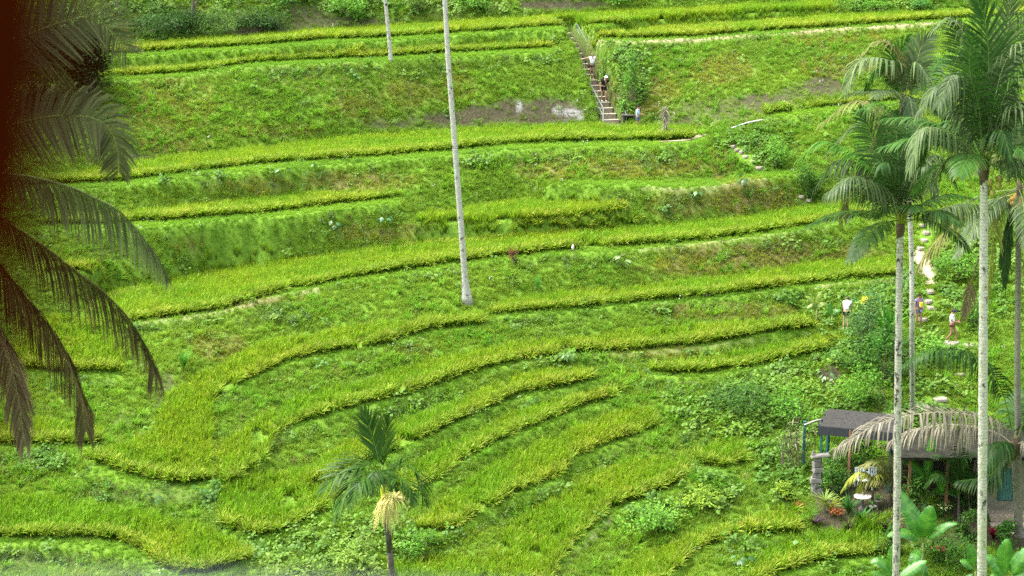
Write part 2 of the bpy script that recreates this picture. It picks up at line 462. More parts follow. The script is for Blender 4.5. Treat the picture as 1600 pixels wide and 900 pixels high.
# the stair's bed: a straight ramp cut between the two terraces it joins
STAIR_B = at_z(960, 203, np.interp(960, TER[4]['us'], TER[4]['zl']))
_zt = np.interp(880, TER[0]['us'], TER[0]['zl']) - .75
STAIR_T = at_z(879, 50, _zt)
_d = (STAIR_T - STAIR_B)[:2]; _len = np.hypot(*_d); _d = _d / _len
_t = ((GXX - STAIR_B[0]) * _d[0] + (GYY - STAIR_B[1]) * _d[1]) / _len
_w = np.abs(-(GXX - STAIR_B[0]) * _d[1] + (GYY - STAIR_B[1]) * _d[0])
_m = np.clip(1.9 - _w / .55, 0, 1) * ((_t > -.03) & (_t < 1.02))
Z = Z * (1 - _m) + (STAIR_B[2] + np.clip(_t, 0, 1) * (STAIR_T[2] - STAIR_B[2]) - .22) * _m
STAIRM = _m
HZ = Z
def ground(x, y):
    x = np.asarray(x, float); y = np.asarray(y, float)
    fx = np.clip((x - GX0) / GS, 0, NX - 1.001); fy = np.clip((y - GY0) / GS, 0, NY - 1.001)
    ix = fx.astype(int); iy = fy.astype(int); a = fx - ix; b = fy - iy
    z = (HZ[iy, ix] * (1 - a) + HZ[iy, ix + 1] * a) * (1 - b) + (HZ[iy + 1, ix] * (1 - a) + HZ[iy + 1, ix + 1] * a) * b
    return np.where((x < GX0) | (x > GX1) | (y < GY0) | (y > GY1), base_z(y), z)
def hit(u, v):
    """first point of the hillside that the pixel's ray meets"""
    d = ray(u, v); Ys = np.arange(58, 200, 0.05)
    P = d[None, :] * (Ys / d[1])[:, None]
    below = P[:, 2] <= ground(P[:, 0], P[:, 1])
    i = int(np.argmax(below)) if below.any() else len(Ys) - 1
    p = P[i].copy(); p[2] = ground(p[0], p[1])
    return p
GU, GV = project(GXX, GYY, HZ)
gyz = np.gradient(HZ, GS, axis=0); gxz = np.gradient(HZ, GS, axis=1)
SLOPE = np.hypot(gyz, gxz)
GXS = np.clip(gxz, -2.4, 2.4); GYS = np.clip(gyz, -2.4, 2.4)
PPM = FPX / (GYY * cp - HZ * sp)

# patches of ground that differ: (u, v, half-width, half-height, strength) seen in the photograph; kind: earth / olive (dry grass) / dark (creepers and painted bank shade) / lime / trodden
def patches(L):
    m = np.zeros((NY, NX))
    wob = (fnoise(GXX, GYY, 1.3, 77, 3) - 0.5) * 1.6
    for u, v, a, b, s in L:
        d = ((GU - u) / a) ** 2 + ((GV - v) / b) ** 2
        m = np.maximum(m, s * np.clip(1.35 - d + wob * 0.9, 0, 1))
    return np.clip(m, 0, 1)
EARTH = patches([(855,174,115,22,1),(860,174,90,16,1),(715,186,90,15,1),(620,194,60,9,.85),(770,178,50,18,1),(1120,174,80,22,.8),(1080,190,50,14,.9),(1290,136,50,15,.95),(1190,160,60,15,.95),(1250,148,40,12,.8),(470,30,50,22,.9),(400,48,60,9,1),(560,34,70,9,.9),(680,24,60,10,.6),(870,8,80,9,1),
                 (1297,592,26,24,1),(255,615,20,35,.75),(205,248,50,9,.9),(430,697,10,22,.5),(1140,775,22,20,.6),(1085,735,30,12,.6),(1180,812,20,5,.9),(690,8,50,14,.5),(760,10,30,8,.7),(1060,200,40,14,.5),
                 (1375,630,10,45,.8),(1330,22,60,3,.3),(200,655,35,14,.5),(50,875,80,14,.55),(240,775,80,18,.45),(410,498,60,14,.35)])
OLIVE = patches([(560,285,100,16,.9),(400,290,90,14,.5),(860,262,60,18,.8),(1000,262,120,16,.6),(1125,258,16,26,1),(1170,312,90,22,1),(1060,320,50,22,.7),(1200,400,160,22,1),(1080,415,60,20,.8),(1130,487,110,14,.9),(1270,395,60,16,.9),
                 (620,365,120,14,.6),(330,385,60,14,.5),(330,475,140,6,.9),(420,470,60,7,.8),(340,540,40,24,.7),(1010,550,90,16,.4),(260,170,120,60,.35),(500,120,160,30,.25),(560,170,60,22,.5),(640,150,60,28,.45),(250,225,80,14,.6),(430,205,100,12,.4),
                 (1000,150,60,36,.7),(1120,110,60,30,.4),(1310,105,60,18,.8),(1280,60,120,20,.35),(1180,300,60,24,.8),(700,135,40,40,.4),(1210,505,60,9,.5),(640,548,40,9,.6),(1080,120,70,40,.3),(190,40,60,40,.4),(300,20,80,30,.3),(1020,700,60,20,.2)])
DARK = patches([(210,30,140,36,.9),(350,20,60,30,.7),(480,12,120,16,.5),(80,120,70,60,.9),(310,284,60,13,.9),(420,280,40,10,.5),(880,248,60,12,.6),(800,245,70,9,.7),(740,250,30,12,.7),(1000,250,60,14,.7),(1050,330,35,18,.8),(1180,295,50,12,.5),(1040,390,50,14,.7),(1200,385,120,9,.7),(900,300,70,6,.8),(1130,482,70,9,.6),(960,566,60,14,.6),
                (430,490,40,14,.7),(480,505,40,8,.7),(640,545,40,9,.6),(660,632,40,10,.6),(1060,610,60,12,.6),(1150,620,60,26,.9),(1210,600,60,40,.5),(520,350,30,14,.7),(620,330,40,10,.5),(50,870,90,20,1),(230,770,100,18,.9),(340,770,28,28,.7),(60,720,70,26,.6),
                (440,115,60,10,.7),(540,110,60,10,.5),(890,160,60,14,.5),(1010,200,60,20,.5),(980,110,30,60,.9),(1190,240,50,30,.5),(1080,690,30,8,.8),(1130,670,50,10,.7),(520,250,50,10,.5),(1000,570,40,14,.5),(700,515,50,10,.5),(350,110,70,8,.6),(280,700,30,8,.4),(860,775,50,12,.5),(1010,800,60,22,.5),(1100,780,40,14,.5)])
DARK = np.maximum(DARK, .7 * LIP * np.clip((fnoise(GXX, GYY, 2.2, 17, 3) - .42) * 3.2, 0, 1))  # shade under the overhanging lips, put into plant tint and density
EARTH = np.maximum(EARTH, STAIRM * .95)
LIME = patches([(811,166,5,11,.9),(895,176,17,8,.9),(872,172,8,7,.8),(908,183,7,5,.8),(884,187,5,3,.9)])
TROD = patches([(1210,60,300,2.5,.0)])
PATHM = patches([(1436,398,8,12,1.5),(1441,412,10,12,1.5),(1448,426,11,12,1.5),(1453,440,8,9,1.5),(1055,221,26,3,1.5),(1088,216,16,4,1.5),(1151,235,12,9,1.2),(1168,249,14,9,1.2),(1186,262,10,5,1.3),(1258,311,16,6,1.3),(1447,366,11,20,1.2),(1452,470,11,18,1.2),(1460,628,30,10,1.2),(1500,538,36,6,1.2)])
for ti, t in enumerate(TER):
    if t.get('yard'): EARTH = np.where(TID == ti, np.clip(fnoise(GXX, GYY, 2.0, 5, 3) * 2.2 - 0.1, 0, 1), EARTH)
# bunds trodden thin along the outer edge of some terraces
def strip_mask(P, half):
    us = [p[0] for p in P]; vv = np.interp(GU, us, [p[1] for p in P])
    m = np.clip(1.3 - np.abs(GV - vv) / half, 0, 1)
    return np.where((GU > us[0]) & (GU < us[-1]), m, 0)
for P, half, s in [([(915,63),(1000,65),(1100,61),(1200,53),(1300,46),(1400,40),(1500,34)], 3.5, .95), ([(220,504),(300,493),(400,475),(450,463),(500,453)], 6, .6),
                   ([(1000,293),(1060,296),(1130,291),(1200,280)], 3, .45), ([(860,930),(890,880),(925,840),(960,806)], 7, .45), ([(320,640),(318,690),(335,745)], 5, .3), ([(1000,391),(1100,381),(1300,356)], 2.5, .4), ([(800,571),(900,555),(1000,552),(1100,542),(1200,528)], 2.5, .35), ([(1280,448),(1400,437)], 3, .5)]:
    TROD = np.maximum(TROD, s * strip_mask(P, half) * np.clip(fnoise(GXX, GYY, 1.2, 91, 2) * 1.8, 0, 1))

# one sheet out to the horizon: the fine grid in the middle, widening cells outside
def widen(a, b, first, last):
    k = np.array([2, 5, 10, 18, 30, 55, 110, 250, 600, 1400, 3000.0])
    return np.concatenate([a - k[k < a - first][::-1], [], b + k[k < last - b]])
ax = np.concatenate([(GX0 - np.array([2, 5, 10, 18, 30, 55, 110, 250, 600, 1400, 3000.0]))[::-1], gx, GX1 + np.array([2, 5, 10, 18, 30, 55, 110, 250, 600, 1400, 3000.0])])
ay = np.concatenate([[-2900, -1200, -500, -200, -100, -60, -40, -25, -15, -8, -4, 0, 2.5, 5, 9, 14, 20, 26, 30, 34, 38, 41, 43, 46, 49, 52, 54, 55.2], gy, GY1 + np.array([1, 3, 6, 10, 16, 25, 40, 60, 102, 160, 262, 500, 1000, 2800.0])])
AX, AY = np.meshgrid(ax, ay)
AZ = base_z(AY)
oy, ox = int(np.searchsorted(ay, GY0 - 1e-6)), int(np.searchsorted(ax, GX0 - 1e-6))
AZ[oy:oy + NY, ox:ox + NX] = HZ
V = np.stack([AX.ravel(), AY.ravel(), AZ.ravel()], -1)
ny, nx = AX.shape
ii = (np.arange(ny - 1)[:, None] * nx + np.arange(nx - 1)[None, :]).ravel()
F4 = np.stack([ii, ii + 1, ii + nx + 1, ii + nx], -1)
def full(a, fill=0.0):
    o = np.full((ny, nx), fill); o[oy:oy + NY, ox:ox + NX] = a; return o
ground_mat, nt, out = new_mat('hillside_ground')
at = nd(nt, 'ShaderNodeAttribute', attribute_name='col')          # r earth, g dry grass, b lime wash
at2 = nd(nt, 'ShaderNodeAttribute', attribute_name='trod')
sep = nd(nt, 'ShaderNodeSeparateColor'); nt.links.new(at.outputs['Color'], sep.inputs[0])
n1 = noise(nt, 0.9, 6, 0.65); n2 = noise(nt, 6.0, 6, 0.7); n3 = noise(nt, 22.0, 4, 0.7)
c = ramp(nt, n2, [(0.3, (0.05, 0.105, 0.010)), (0.5, (0.085, 0.165, 0.014)), (0.7, (0.125, 0.205, 0.025))])
c = mixc(nt, sep.outputs[1], c, ramp(nt, n2, [(0.3, (0.07, 0.07, 0.02)), (0.7, (0.17, 0.15, 0.05))]))
earth = ramp(nt, n2, [(0.25, (0.019, 0.018, 0.009)), (0.5, (0.042, 0.039, 0.020)), (0.72, (0.078, 0.069, 0.038))])
c = mixc(nt, sep.outputs[0], c, earth)
lime = nd(nt, 'ShaderNodeMath', operation='MULTIPLY'); nt.links.new(sep.outputs[2], lime.inputs[0])
lr = ramp(nt, n2, [(0.42, (0, 0, 0)), (0.5, (1, 1, 1))]); nt.links.new(lr, lime.inputs[1])
c = mixc(nt, lime.outputs[0], c, (0.19, 0.195, 0.18))
c = mixc(nt, at2.outputs['Fac'], c, ramp(nt, n3, [(0.3, (0.13, 0.105, 0.06)), (0.6, (0.26, 0.21, 0.13)), (0.75, (0.33, 0.28, 0.19))]))
p = nd(nt, 'ShaderNodeBsdfPrincipled'); p.inputs['Roughness'].default_value = 0.95; p.inputs['Specular IOR Level'].default_value = 0.1
nt.links.new(c, p.inputs['Base Color'])
b = nd(nt, 'ShaderNodeBump'); b.inputs['Strength'].default_value = 0.8; b.inputs['Distance'].default_value = 0.12
nt.links.new(n2, b.inputs['Height']); nt.links.new(b.outputs[0], p.inputs['Normal'])
nt.links.new(p.outputs[0], out.inputs[0])
gcol = np.stack([full(EARTH).ravel(), full(OLIVE).ravel(), full(LIME).ravel()], -1)
me = mesh_np('terraced_hillside', V, F4=F4, mat=ground_mat, col=gcol, smooth=True)
a = me.attributes.new('trod', 'FLOAT', 'POINT'); a.data.foreach_set('value', full(TROD).ravel().astype(np.float32))
hill = obj('terraced_hillside', me)
tag(hill, 'terraced green hillside of rice plots and grassy banks', kind='structure')
print('terrain', NX, NY, round(time.time() - T0, 1))
# ------------------------------------------------------------------ small plants: tuft meshes (each blade its own folded strip, coloured along its length)
class Tuft:
    def __init__(s): s.V = []; s.F = []; s.C = []; s.n = 0
    def strip(s, P, W, S, cols):
        """ribbon along P (k,3), half-widths W, side vector S, colours (k,3)"""
        k = len(P); P = np.asarray(P, float)
        S = np.broadcast_to(np.asarray(S, float), (k, 3))
        W = np.asarray(W, float)[:, None]
        s.V.append(np.stack([P - S * W, P + S * W], 1).reshape(-1, 3))
        s.C.append(np.repeat(np.asarray(cols, float), 2, 0))
        s.F += [(s.n + 2 * i, s.n + 2 * i + 1, s.n + 2 * i + 3, s.n + 2 * i + 2) for i in range(k - 1)]
        s.n += 2 * k
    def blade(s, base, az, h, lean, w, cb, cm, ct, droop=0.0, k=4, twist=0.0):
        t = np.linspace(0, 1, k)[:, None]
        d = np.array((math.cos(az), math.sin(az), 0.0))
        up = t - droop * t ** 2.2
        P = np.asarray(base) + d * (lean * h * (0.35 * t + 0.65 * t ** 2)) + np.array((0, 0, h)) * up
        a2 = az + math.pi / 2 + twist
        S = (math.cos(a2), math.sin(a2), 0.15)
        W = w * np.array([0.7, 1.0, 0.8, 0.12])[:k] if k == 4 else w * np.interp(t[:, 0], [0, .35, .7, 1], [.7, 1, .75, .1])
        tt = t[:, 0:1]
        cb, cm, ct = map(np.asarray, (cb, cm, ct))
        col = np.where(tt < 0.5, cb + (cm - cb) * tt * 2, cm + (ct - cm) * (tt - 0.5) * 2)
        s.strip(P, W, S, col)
    def leaf(s, c, az, pitch, l, w, col, fold=0.15, roll=0.0):
        """one broad pointed leaf from stem point c"""
        d = np.array((math.cos(az) * math.cos(pitch), math.sin(az) * math.cos(pitch), math.sin(pitch)))
        sd = np.array((-math.sin(az), math.cos(az), roll)); n = np.cross(d, sd)
        c = np.asarray(c, float)
        pts = [c, c + d * l * .38 + sd * w - n * fold * w, c + d * l * .42 + n * 0.02 * l, c + d * l * .38 - sd * w - n * fold * w, c + d * l - n * .12 * l]
        s.V.append(np.array(pts)); col = np.asarray(col, float)
        s.C.append(np.stack([col * .9, col, col * .92, col, col * 1.05]))
        b = s.n
        s.F += [(b, b + 1, b + 2), (b, b + 2, b + 3), (b + 1, b + 4, b + 2), (b + 2, b + 4, b + 3)]
        s.n += 5
    def mesh(s, name, mat):
        me = bpy.data.meshes.new(name)
        V = np.concatenate(s.V)
        me.from_pydata(V.tolist(), [], s.F)
        a = me.color_attributes.new('col', 'FLOAT_COLOR', 'POINT')
        cc = np.ones((len(V), 4), np.float32); cc[:, :3] = np.clip(np.concatenate(s.C), 0, 1)
        a.data.foreach_set('color', cc.ravel())
        me.materials.append(mat); me.update()
        return me

def jit(rg, c, v=0.18):
    c = np.asarray(c, float); return np.clip(c * (1 + rg.uniform(-v, v)) * (1 + rg.uniform(-v * .4, v * .4, 3)), 0, 1)
MAT_RICE = leaf_mat('rice_leaf', instanced=True, transl=0.5, gloss=0.006, rough=0.5)
MAT_GRASS = leaf_mat('grass_blade', instanced=True, transl=0.52, gloss=0.005, rough=0.5)
MAT_WEED = leaf_mat('weed_leaf', instanced=True, transl=0.4, gloss=0.015, rough=0.5)
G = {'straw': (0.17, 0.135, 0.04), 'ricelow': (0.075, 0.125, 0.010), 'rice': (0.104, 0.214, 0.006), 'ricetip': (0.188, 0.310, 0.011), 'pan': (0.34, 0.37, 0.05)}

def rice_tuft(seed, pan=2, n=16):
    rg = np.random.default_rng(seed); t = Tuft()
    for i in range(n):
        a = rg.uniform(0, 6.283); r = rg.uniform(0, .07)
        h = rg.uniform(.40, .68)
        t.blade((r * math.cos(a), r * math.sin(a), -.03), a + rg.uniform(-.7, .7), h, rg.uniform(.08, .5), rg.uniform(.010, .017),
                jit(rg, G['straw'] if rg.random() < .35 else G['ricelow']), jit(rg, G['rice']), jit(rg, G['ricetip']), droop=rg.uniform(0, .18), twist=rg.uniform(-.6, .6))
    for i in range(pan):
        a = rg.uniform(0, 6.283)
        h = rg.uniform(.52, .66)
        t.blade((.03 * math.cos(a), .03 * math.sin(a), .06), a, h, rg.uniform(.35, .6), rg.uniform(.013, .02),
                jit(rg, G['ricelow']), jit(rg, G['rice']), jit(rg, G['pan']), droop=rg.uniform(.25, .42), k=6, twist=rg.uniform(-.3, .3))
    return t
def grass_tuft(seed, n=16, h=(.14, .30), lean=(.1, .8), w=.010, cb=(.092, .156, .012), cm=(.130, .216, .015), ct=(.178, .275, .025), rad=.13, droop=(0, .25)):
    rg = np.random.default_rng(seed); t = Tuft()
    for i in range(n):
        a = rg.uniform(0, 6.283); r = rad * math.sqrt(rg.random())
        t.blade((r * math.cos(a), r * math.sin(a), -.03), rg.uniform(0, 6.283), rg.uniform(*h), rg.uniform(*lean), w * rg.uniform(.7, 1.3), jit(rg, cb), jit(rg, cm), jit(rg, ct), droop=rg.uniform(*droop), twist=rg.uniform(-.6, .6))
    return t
def weed_tuft(seed, n=16, h=.26, rad=.17, l=(.05, .10), col=(.085, .17, .012), wid=.42):
    rg = np.random.default_rng(seed); t = Tuft()
    for i in range(n):
        a = rg.uniform(0, 6.283); r = rad * math.sqrt(rg.random()); z = rg.uniform(.02, h)
        ll = rg.uniform(*l)
        t.leaf((r * math.cos(a), r * math.sin(a), z), rg.uniform(0, 6.283), rg.uniform(-.5, .6), ll, ll * wid, jit(rg, col, .15), roll=rg.uniform(-.4, .4))
    return t

_libs = {}
def library(key, meshes):
    obs = []
    for i, m in enumerate(meshes):
        o = bpy.data.objects.new(m.name, m); obs.append(o)
    g = bpy.data.node_groups.new('scatter_' + key, 'GeometryNodeTree')
    g.interface.new_socket('Geometry', in_out='INPUT', socket_type='NodeSocketGeometry')
    g.interface.new_socket('Geometry', in_out='OUTPUT', socket_type='NodeSocketGeometry')
    N = g.nodes.new; L = g.links.new
    gi, go = N('NodeGroupInput'), N('NodeGroupOutput')
    iop = N('GeometryNodeInstanceOnPoints'); iop.inputs['Pick Instance'].default_value = True
    jn = N('GeometryNodeJoinGeometry')
    for o in obs[::-1]:
        oi = N('GeometryNodeObjectInfo'); oi.inputs['Object'].default_value = o; oi.inputs['As Instance'].default_value = False
        gti = N('GeometryNodeGeometryToInstance'); L(oi.outputs['Geometry'], gti.inputs[0]); L(gti.outputs[0], jn.inputs[0])
    def attr(nm, typ):
        n = N('GeometryNodeInputNamedAttribute'); n.data_type = typ; n.inputs['Name'].default_value = nm; return n.outputs['Attribute']
    e2r = N('FunctionNodeEulerToRotation'); L(attr('rot', 'FLOAT_VECTOR'), e2r.inputs[0])
    L(gi.outputs[0], iop.inputs['Points']); L(jn.outputs[0], iop.inputs['Instance'])
    L(attr('var', 'INT'), iop.inputs['Instance Index']); L(e2r.outputs[0], iop.inputs['Rotation']); L(attr('scl', 'FLOAT_VECTOR'), iop.inputs['Scale'])
    L(iop.outputs[0], go.inputs[0])
    _libs[key] = (g, len(meshes), meshes)
def scatter(name, key, P, rot, scl, tint, label, cat, group=None, rg=None, var=None):
    """one 'stuff' object whose plants are geometry-node instances on real ground points"""
    g, nv, meshes = _libs[key]
    n = len(P)
    me = bpy.data.meshes.new(name)
    me.vertices.add(n); me.vertices.foreach_set('co', np.asarray(P, np.float32).ravel())
    def at(nm, typ, key2, arr):
        a = me.attributes.new(nm, typ, 'POINT'); a.data.foreach_set(key2, np.ascontiguousarray(arr).ravel())
    at('rot', 'FLOAT_VECTOR', 'vector', np.asarray(rot, np.float32))
    at('scl', 'FLOAT_VECTOR', 'vector', np.asarray(scl, np.float32))
    at('var', 'INT', 'value', (RNG.integers(0, nv, n) if var is None else var).astype(np.int32))
    tc = np.ones((n, 4), np.float32); tc[:, :3] = tint
    at('tint', 'FLOAT_COLOR', 'color', tc)
    me.materials.append(meshes[0].materials[0])
    o = obj(name, me)
    md = o.modifiers.new('scatter', 'NODES'); md.node_group = g
    tag(o, label, cat, group, 'stuff')
    return o
library('rice', [rice_tuft(100 + i).mesh('rice_hill', MAT_RICE) for i in range(6)] + [rice_tuft(150 + i, 16, 11).mesh('rice_hill_ripe', MAT_RICE) for i in range(3)])
library('grass', [grass_tuft(200 + i).mesh('grass_tuft', MAT_GRASS) for i in range(5)])
library('long', [grass_tuft(300 + i, n=26, h=(.35, .75), lean=(.25, 1.0), w=.013, rad=.12, droop=(.1, .5), cb=(.045, .10, .008), cm=(.09, .24, .009), ct=(.20, .37, .03)).mesh('long_grass_clump', MAT_GRASS) for i in range(4)])
library('dry', [grass_tuft(400 + i, n=20, h=(.15, .40), lean=(.3, 1.2), w=.010, rad=.15, droop=(.2, .7), cb=(.09, .075, .03), cm=(.19, .165, .06), ct=(.30, .26, .11)).mesh('dry_grass_tuft', MAT_GRASS) for i in range(4)])
library('weed', [weed_tuft(500 + i, n=26).mesh('weed_clump', MAT_WEED) for i in range(5)])
library('broad', [weed_tuft(600 + i, n=16, h=.42, rad=.24, l=(.13, .24), col=(.085, .175, .012), wid=.40).mesh('broad_weed_clump', MAT_WEED) for i in range(4)])
def white_flower(seed):
    rg = np.random.default_rng(seed); t = Tuft()
    for i in range(3):
        a = rg.uniform(0, 6.283); c = (.12 * math.cos(a), .12 * math.sin(a), rg.uniform(.16, .3))
        for j in range(4):
            t.leaf(c, j * 1.571 + a, .35, .05, .022, (.36, .38, .33), fold=0)
    return t
library('flower', [white_flower(700 + i).mesh('white_flowers', MAT_WEED) for i in range(3)])

def euler_of(tx, ty, spin):
    """XYZ Euler angles of a plant spun about its stem and then tilted so that its top leans by (tx, ty)"""
    n = len(spin); cz, sz = np.cos(spin), np.sin(spin)
    a = np.hypot(tx, ty) + 1e-9; kx, ky = -ty / a, tx / a
    ca, sa = np.cos(a), np.sin(a)
    T = np.zeros((n, 3, 3))
    T[:, 0, 0] = ca + kx * kx * (1 - ca); T[:, 0, 1] = kx * ky * (1 - ca); T[:, 0, 2] = ky * sa
    T[:, 1, 0] = kx * ky * (1 - ca); T[:, 1, 1] = ca + ky * ky * (1 - ca); T[:, 1, 2] = -kx * sa
    T[:, 2, 0] = -ky * sa; T[:, 2, 1] = kx * sa; T[:, 2, 2] = ca
    Z = np.zeros((n, 3, 3)); Z[:, 0, 0] = cz; Z[:, 0, 1] = -sz; Z[:, 1, 0] = sz; Z[:, 1, 1] = cz; Z[:, 2, 2] = 1
    M = T @ Z
    return np.stack([np.arctan2(M[:, 2, 1], M[:, 2, 2]), -np.arcsin(np.clip(M[:, 2, 0], -1, 1)), np.arctan2(M[:, 1, 0], M[:, 0, 0])], -1)
# ------------------------------------------------------------------ rice, one crop per plot
def visible(X, Y, Zp, m=60):
    u, v = project(X, Y, Zp)
    return (u > -m) & (u < 1600 + m) & (v > -50) & (v < 900 + m)
def rcell(arr, x, y):
    ix = np.clip(((x - GX0) / GS + .5).astype(int), 0, NX - 1); iy = np.clip(((y - GY0) / GS + .5).astype(int), 0, NY - 1)
    return arr[iy, ix]
nrice = 0
for ti, t in enumerate(TER):
    if 'rpoly' not in t: continue
    lo, hi = t['rpoly'].min(0), t['rpoly'].max(0)
    s = 0.185
    x, y = np.meshgrid(np.arange(lo[0], hi[0], s), np.arange(lo[1], hi[1], s))
    x = (x + RNG.uniform(-.055, .055, x.shape)).ravel(); y = (y + RNG.uniform(-.055, .055, y.shape)).ravel()
    m = inside(t['rpoly'], x, y)
    x, y = x[m], y[m]; z = ground(x, y)
    m = visible(x, y, z) & (fnoise(x, y, 1.1, 41, 2) > .23) & (rcell(STAIRM, x, y) < .2)
    x, y, z = x[m], y[m], z[m]; n = len(x)
    if n == 0: continue
    nrice += n
    yl = np.clip(t['y'] * .75 + (fnoise(x, y, 3.0, 51, 3) - .45) * 1.9 + (fnoise(x, y, .6, 61, 2) - .5) * .8, 0, 1)[:, None]
    evc = ~inside(t['rpoly'], x, y - .46)
    yl = np.where(evc[:, None], np.maximum(yl, .25 + .45 * RNG.random((n, 1))), yl)
    tint = np.array((.78, .94, .9)) * (1 - yl) + np.array((1.14, 1.02, 1.0)) * yl
    tint = tint * RNG.uniform(.72, 1.28, (n, 1))
    sc = RNG.uniform(.84, 1.16, n) * (.84 + .40 * fnoise(x, y, 1.5, 71, 2))
    # the outermost rows hang outwards over the bund and ripen first
    ev = ~inside(t['rpoly'], x, y - .46); eh = (~inside(t['rpoly'], x - .3, y)).astype(float) - (~inside(t['rpoly'], x + .3, y)).astype(float)
    tx = RNG.normal(0, .13, n) - eh * .22; ty = RNG.normal(0, .13, n) - ev * RNG.uniform(.1, .5, n)
    rot = euler_of(tx, ty, RNG.uniform(0, 6.283, n))
    var = np.where(ev, RNG.integers(6, 9, n), RNG.integers(0, 6, n))
    sc = sc * np.where(ev, 1.08, 1.0)
    o = scatter('rice_crop', 'rice', np.stack([x, y, z], -1), rot, np.stack([sc, sc, sc], -1), tint, t['n'], 'rice', 'rice growing on the terraces', var=var)

# ------------------------------------------------------------------ what grows on banks and bunds
u_, v_ = GU, GV
dens_open = 1.0
def place(n_m2, seed, weight, m=40):
    """random points over the hillside, kept with probability weight(cell values)"""
    rg = np.random.default_rng(seed)
    n = int((GX1 - GX0) * (GY1 - GY0) * n_m2)
    x = rg.uniform(GX0, GX1, n); y = rg.uniform(GY0, GY1, n)
    z = ground(x, y)
    ok = visible(x, y, z, m)
    x, y, z = x[ok], y[ok], z[ok]
    w = weight(x, y)
    k = (rg.random(len(x)) < w) & (rcell(STAIRM, x, y) < .5) & (rcell(PATHM, x, y) < .55)
    return x[k], y[k], z[k], rg
def tintof(x, y, rg, lo, hi, scale=4.0, seed=5, dark=.0):
    f = np.clip((fnoise(x, y, scale, seed, 3) - .3) * 2.4, 0, 1)[:, None]
    t = np.asarray(lo) * (1 - f) + np.asarray(hi) * f
    return t * rg.uniform(.88, 1.12, (len(x), 1))
def std(x, y, rg, s0, s1, lean=.2, k=.42):
    n = len(x)
    sc = rg.uniform(s0, s1, n)          # plants lean out from the slope they root in
    return euler_of(rg.normal(0, lean, n) - k * rcell(GXS, x, y), rg.normal(0, lean, n) - k * rcell(GYS, x, y), rg.uniform(0, 6.283, n)), np.stack([sc, sc, sc * rg.uniform(.8, 1.25, n)], -1)
def cells(x, y):
    return rcell(RICE, x, y), rcell(TID, x, y), rcell(EARTH, x, y), rcell(OLIVE, x, y), rcell(DARK, x, y), rcell(TROD, x, y), rcell(SLOPE, x, y), rcell(LIME, x, y)

PPL = patches([(1486,518,20,24,1.5),(1434,495,16,22,1.5),(1321,498,12,20,1.5),(1500,538,40,6,1.5),(1447,368,12,24,1.4),(1452,470,14,26,1.4),(1460,628,34,12,1.5),(1494,595,20,14,1.4)])
def w_grass(x, y):
    r, t, e, o, d, tr, s, l = cells(x, y)
    return np.minimum(1, .42 * np.sqrt(1 + s * s)) * np.where(r >= 0, .10, 1.0) * (1 - .95 * e) * (1 - .8 * tr) * (1 - .45 * d) * (1 - .35 * o) * (1 - l)
x, y, z, rg = place(98, 1, w_grass)
r, t, e, o_, d, tr, s, l = cells(x, y)
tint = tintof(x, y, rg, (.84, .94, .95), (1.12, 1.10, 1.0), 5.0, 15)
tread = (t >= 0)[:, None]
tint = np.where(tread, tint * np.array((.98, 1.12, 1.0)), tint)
tint = 1.04 * tint * (1 - .08 * d[:, None]) * np.where((rcell(GV, x, y) < 62) & (rcell(GU, x, y) < 620) & (t < 0), .72, 1.0)[:, None] * np.where(o_[:, None] > .3, np.array((1.25, .92, 1.1)), 1.0)  # shade of the top left slope is multiplied into the grass tint
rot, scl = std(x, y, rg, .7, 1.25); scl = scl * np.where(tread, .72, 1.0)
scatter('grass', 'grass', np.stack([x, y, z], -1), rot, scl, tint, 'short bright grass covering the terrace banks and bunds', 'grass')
ng = len(x)
def w_long(x, y):
    r, t, e, o, d, tr, s, l = cells(x, y)
    return np.where((r >= 0) | (t >= 0), 0.0, 1.0 - rcell(PPL, x, y)) * np.clip((fnoise(x, y, 3.2, 33, 3) - .44) * 4, 0.06, 1) * (1 - .9 * e) * (1 - tr) * (1 - .5 * d)
x, y, z, rg = place(4.5, 2, w_long)
rot, scl = std(x, y, rg, .6, 1.1, .25)
scatter('long_grass', 'long', np.stack([x, y, z], -1), rot, scl, tintof(x, y, rg, (.75, .9, .85), (1.25, 1.15, 1.0), 6, 25), 'clumps of long arching grass on the terrace banks', 'grass')
nl = len(x)
def w_dry(x, y):
    r, t, e, o, d, tr, s, l = cells(x, y)
    return np.where((r >= 0) | (t >= 0), 0.05, 1.0) * np.clip(o * 1.1 + .35 * e * (1 - e) + np.clip((fnoise(x, y, 2.6, 43, 3) - .62) * 4, 0, .4), .02, 1) * (1 - .85 * e)
x, y, z, rg = place(11, 3, w_dry)
rot, scl = std(x, y, rg, .6, 1.15, .3)
scatter('dry_grass', 'dry', np.stack([x, y, z], -1), rot, scl, tintof(x, y, rg, (.62, .72, .6), (.95, 1.0, .85), 3, 35), 'olive and straw coloured dry grass on the steeper banks', 'grass')
nd_ = len(x)
def w_weed(x, y):
    r, t, e, o, d, tr, s, l = cells(x, y)
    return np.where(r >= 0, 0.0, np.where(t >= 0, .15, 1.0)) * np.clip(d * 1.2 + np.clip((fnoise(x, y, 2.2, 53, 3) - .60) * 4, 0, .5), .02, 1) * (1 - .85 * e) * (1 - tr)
x, y, z, rg = place(12, 4, w_weed)
d = rcell(DARK, x, y)[:, None]  # creepers tinted darker here to carry the painted bank shade
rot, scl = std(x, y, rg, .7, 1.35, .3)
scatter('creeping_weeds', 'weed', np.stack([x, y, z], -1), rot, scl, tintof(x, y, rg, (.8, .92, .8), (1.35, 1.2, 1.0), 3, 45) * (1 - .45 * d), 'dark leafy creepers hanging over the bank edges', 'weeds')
nw = len(x)
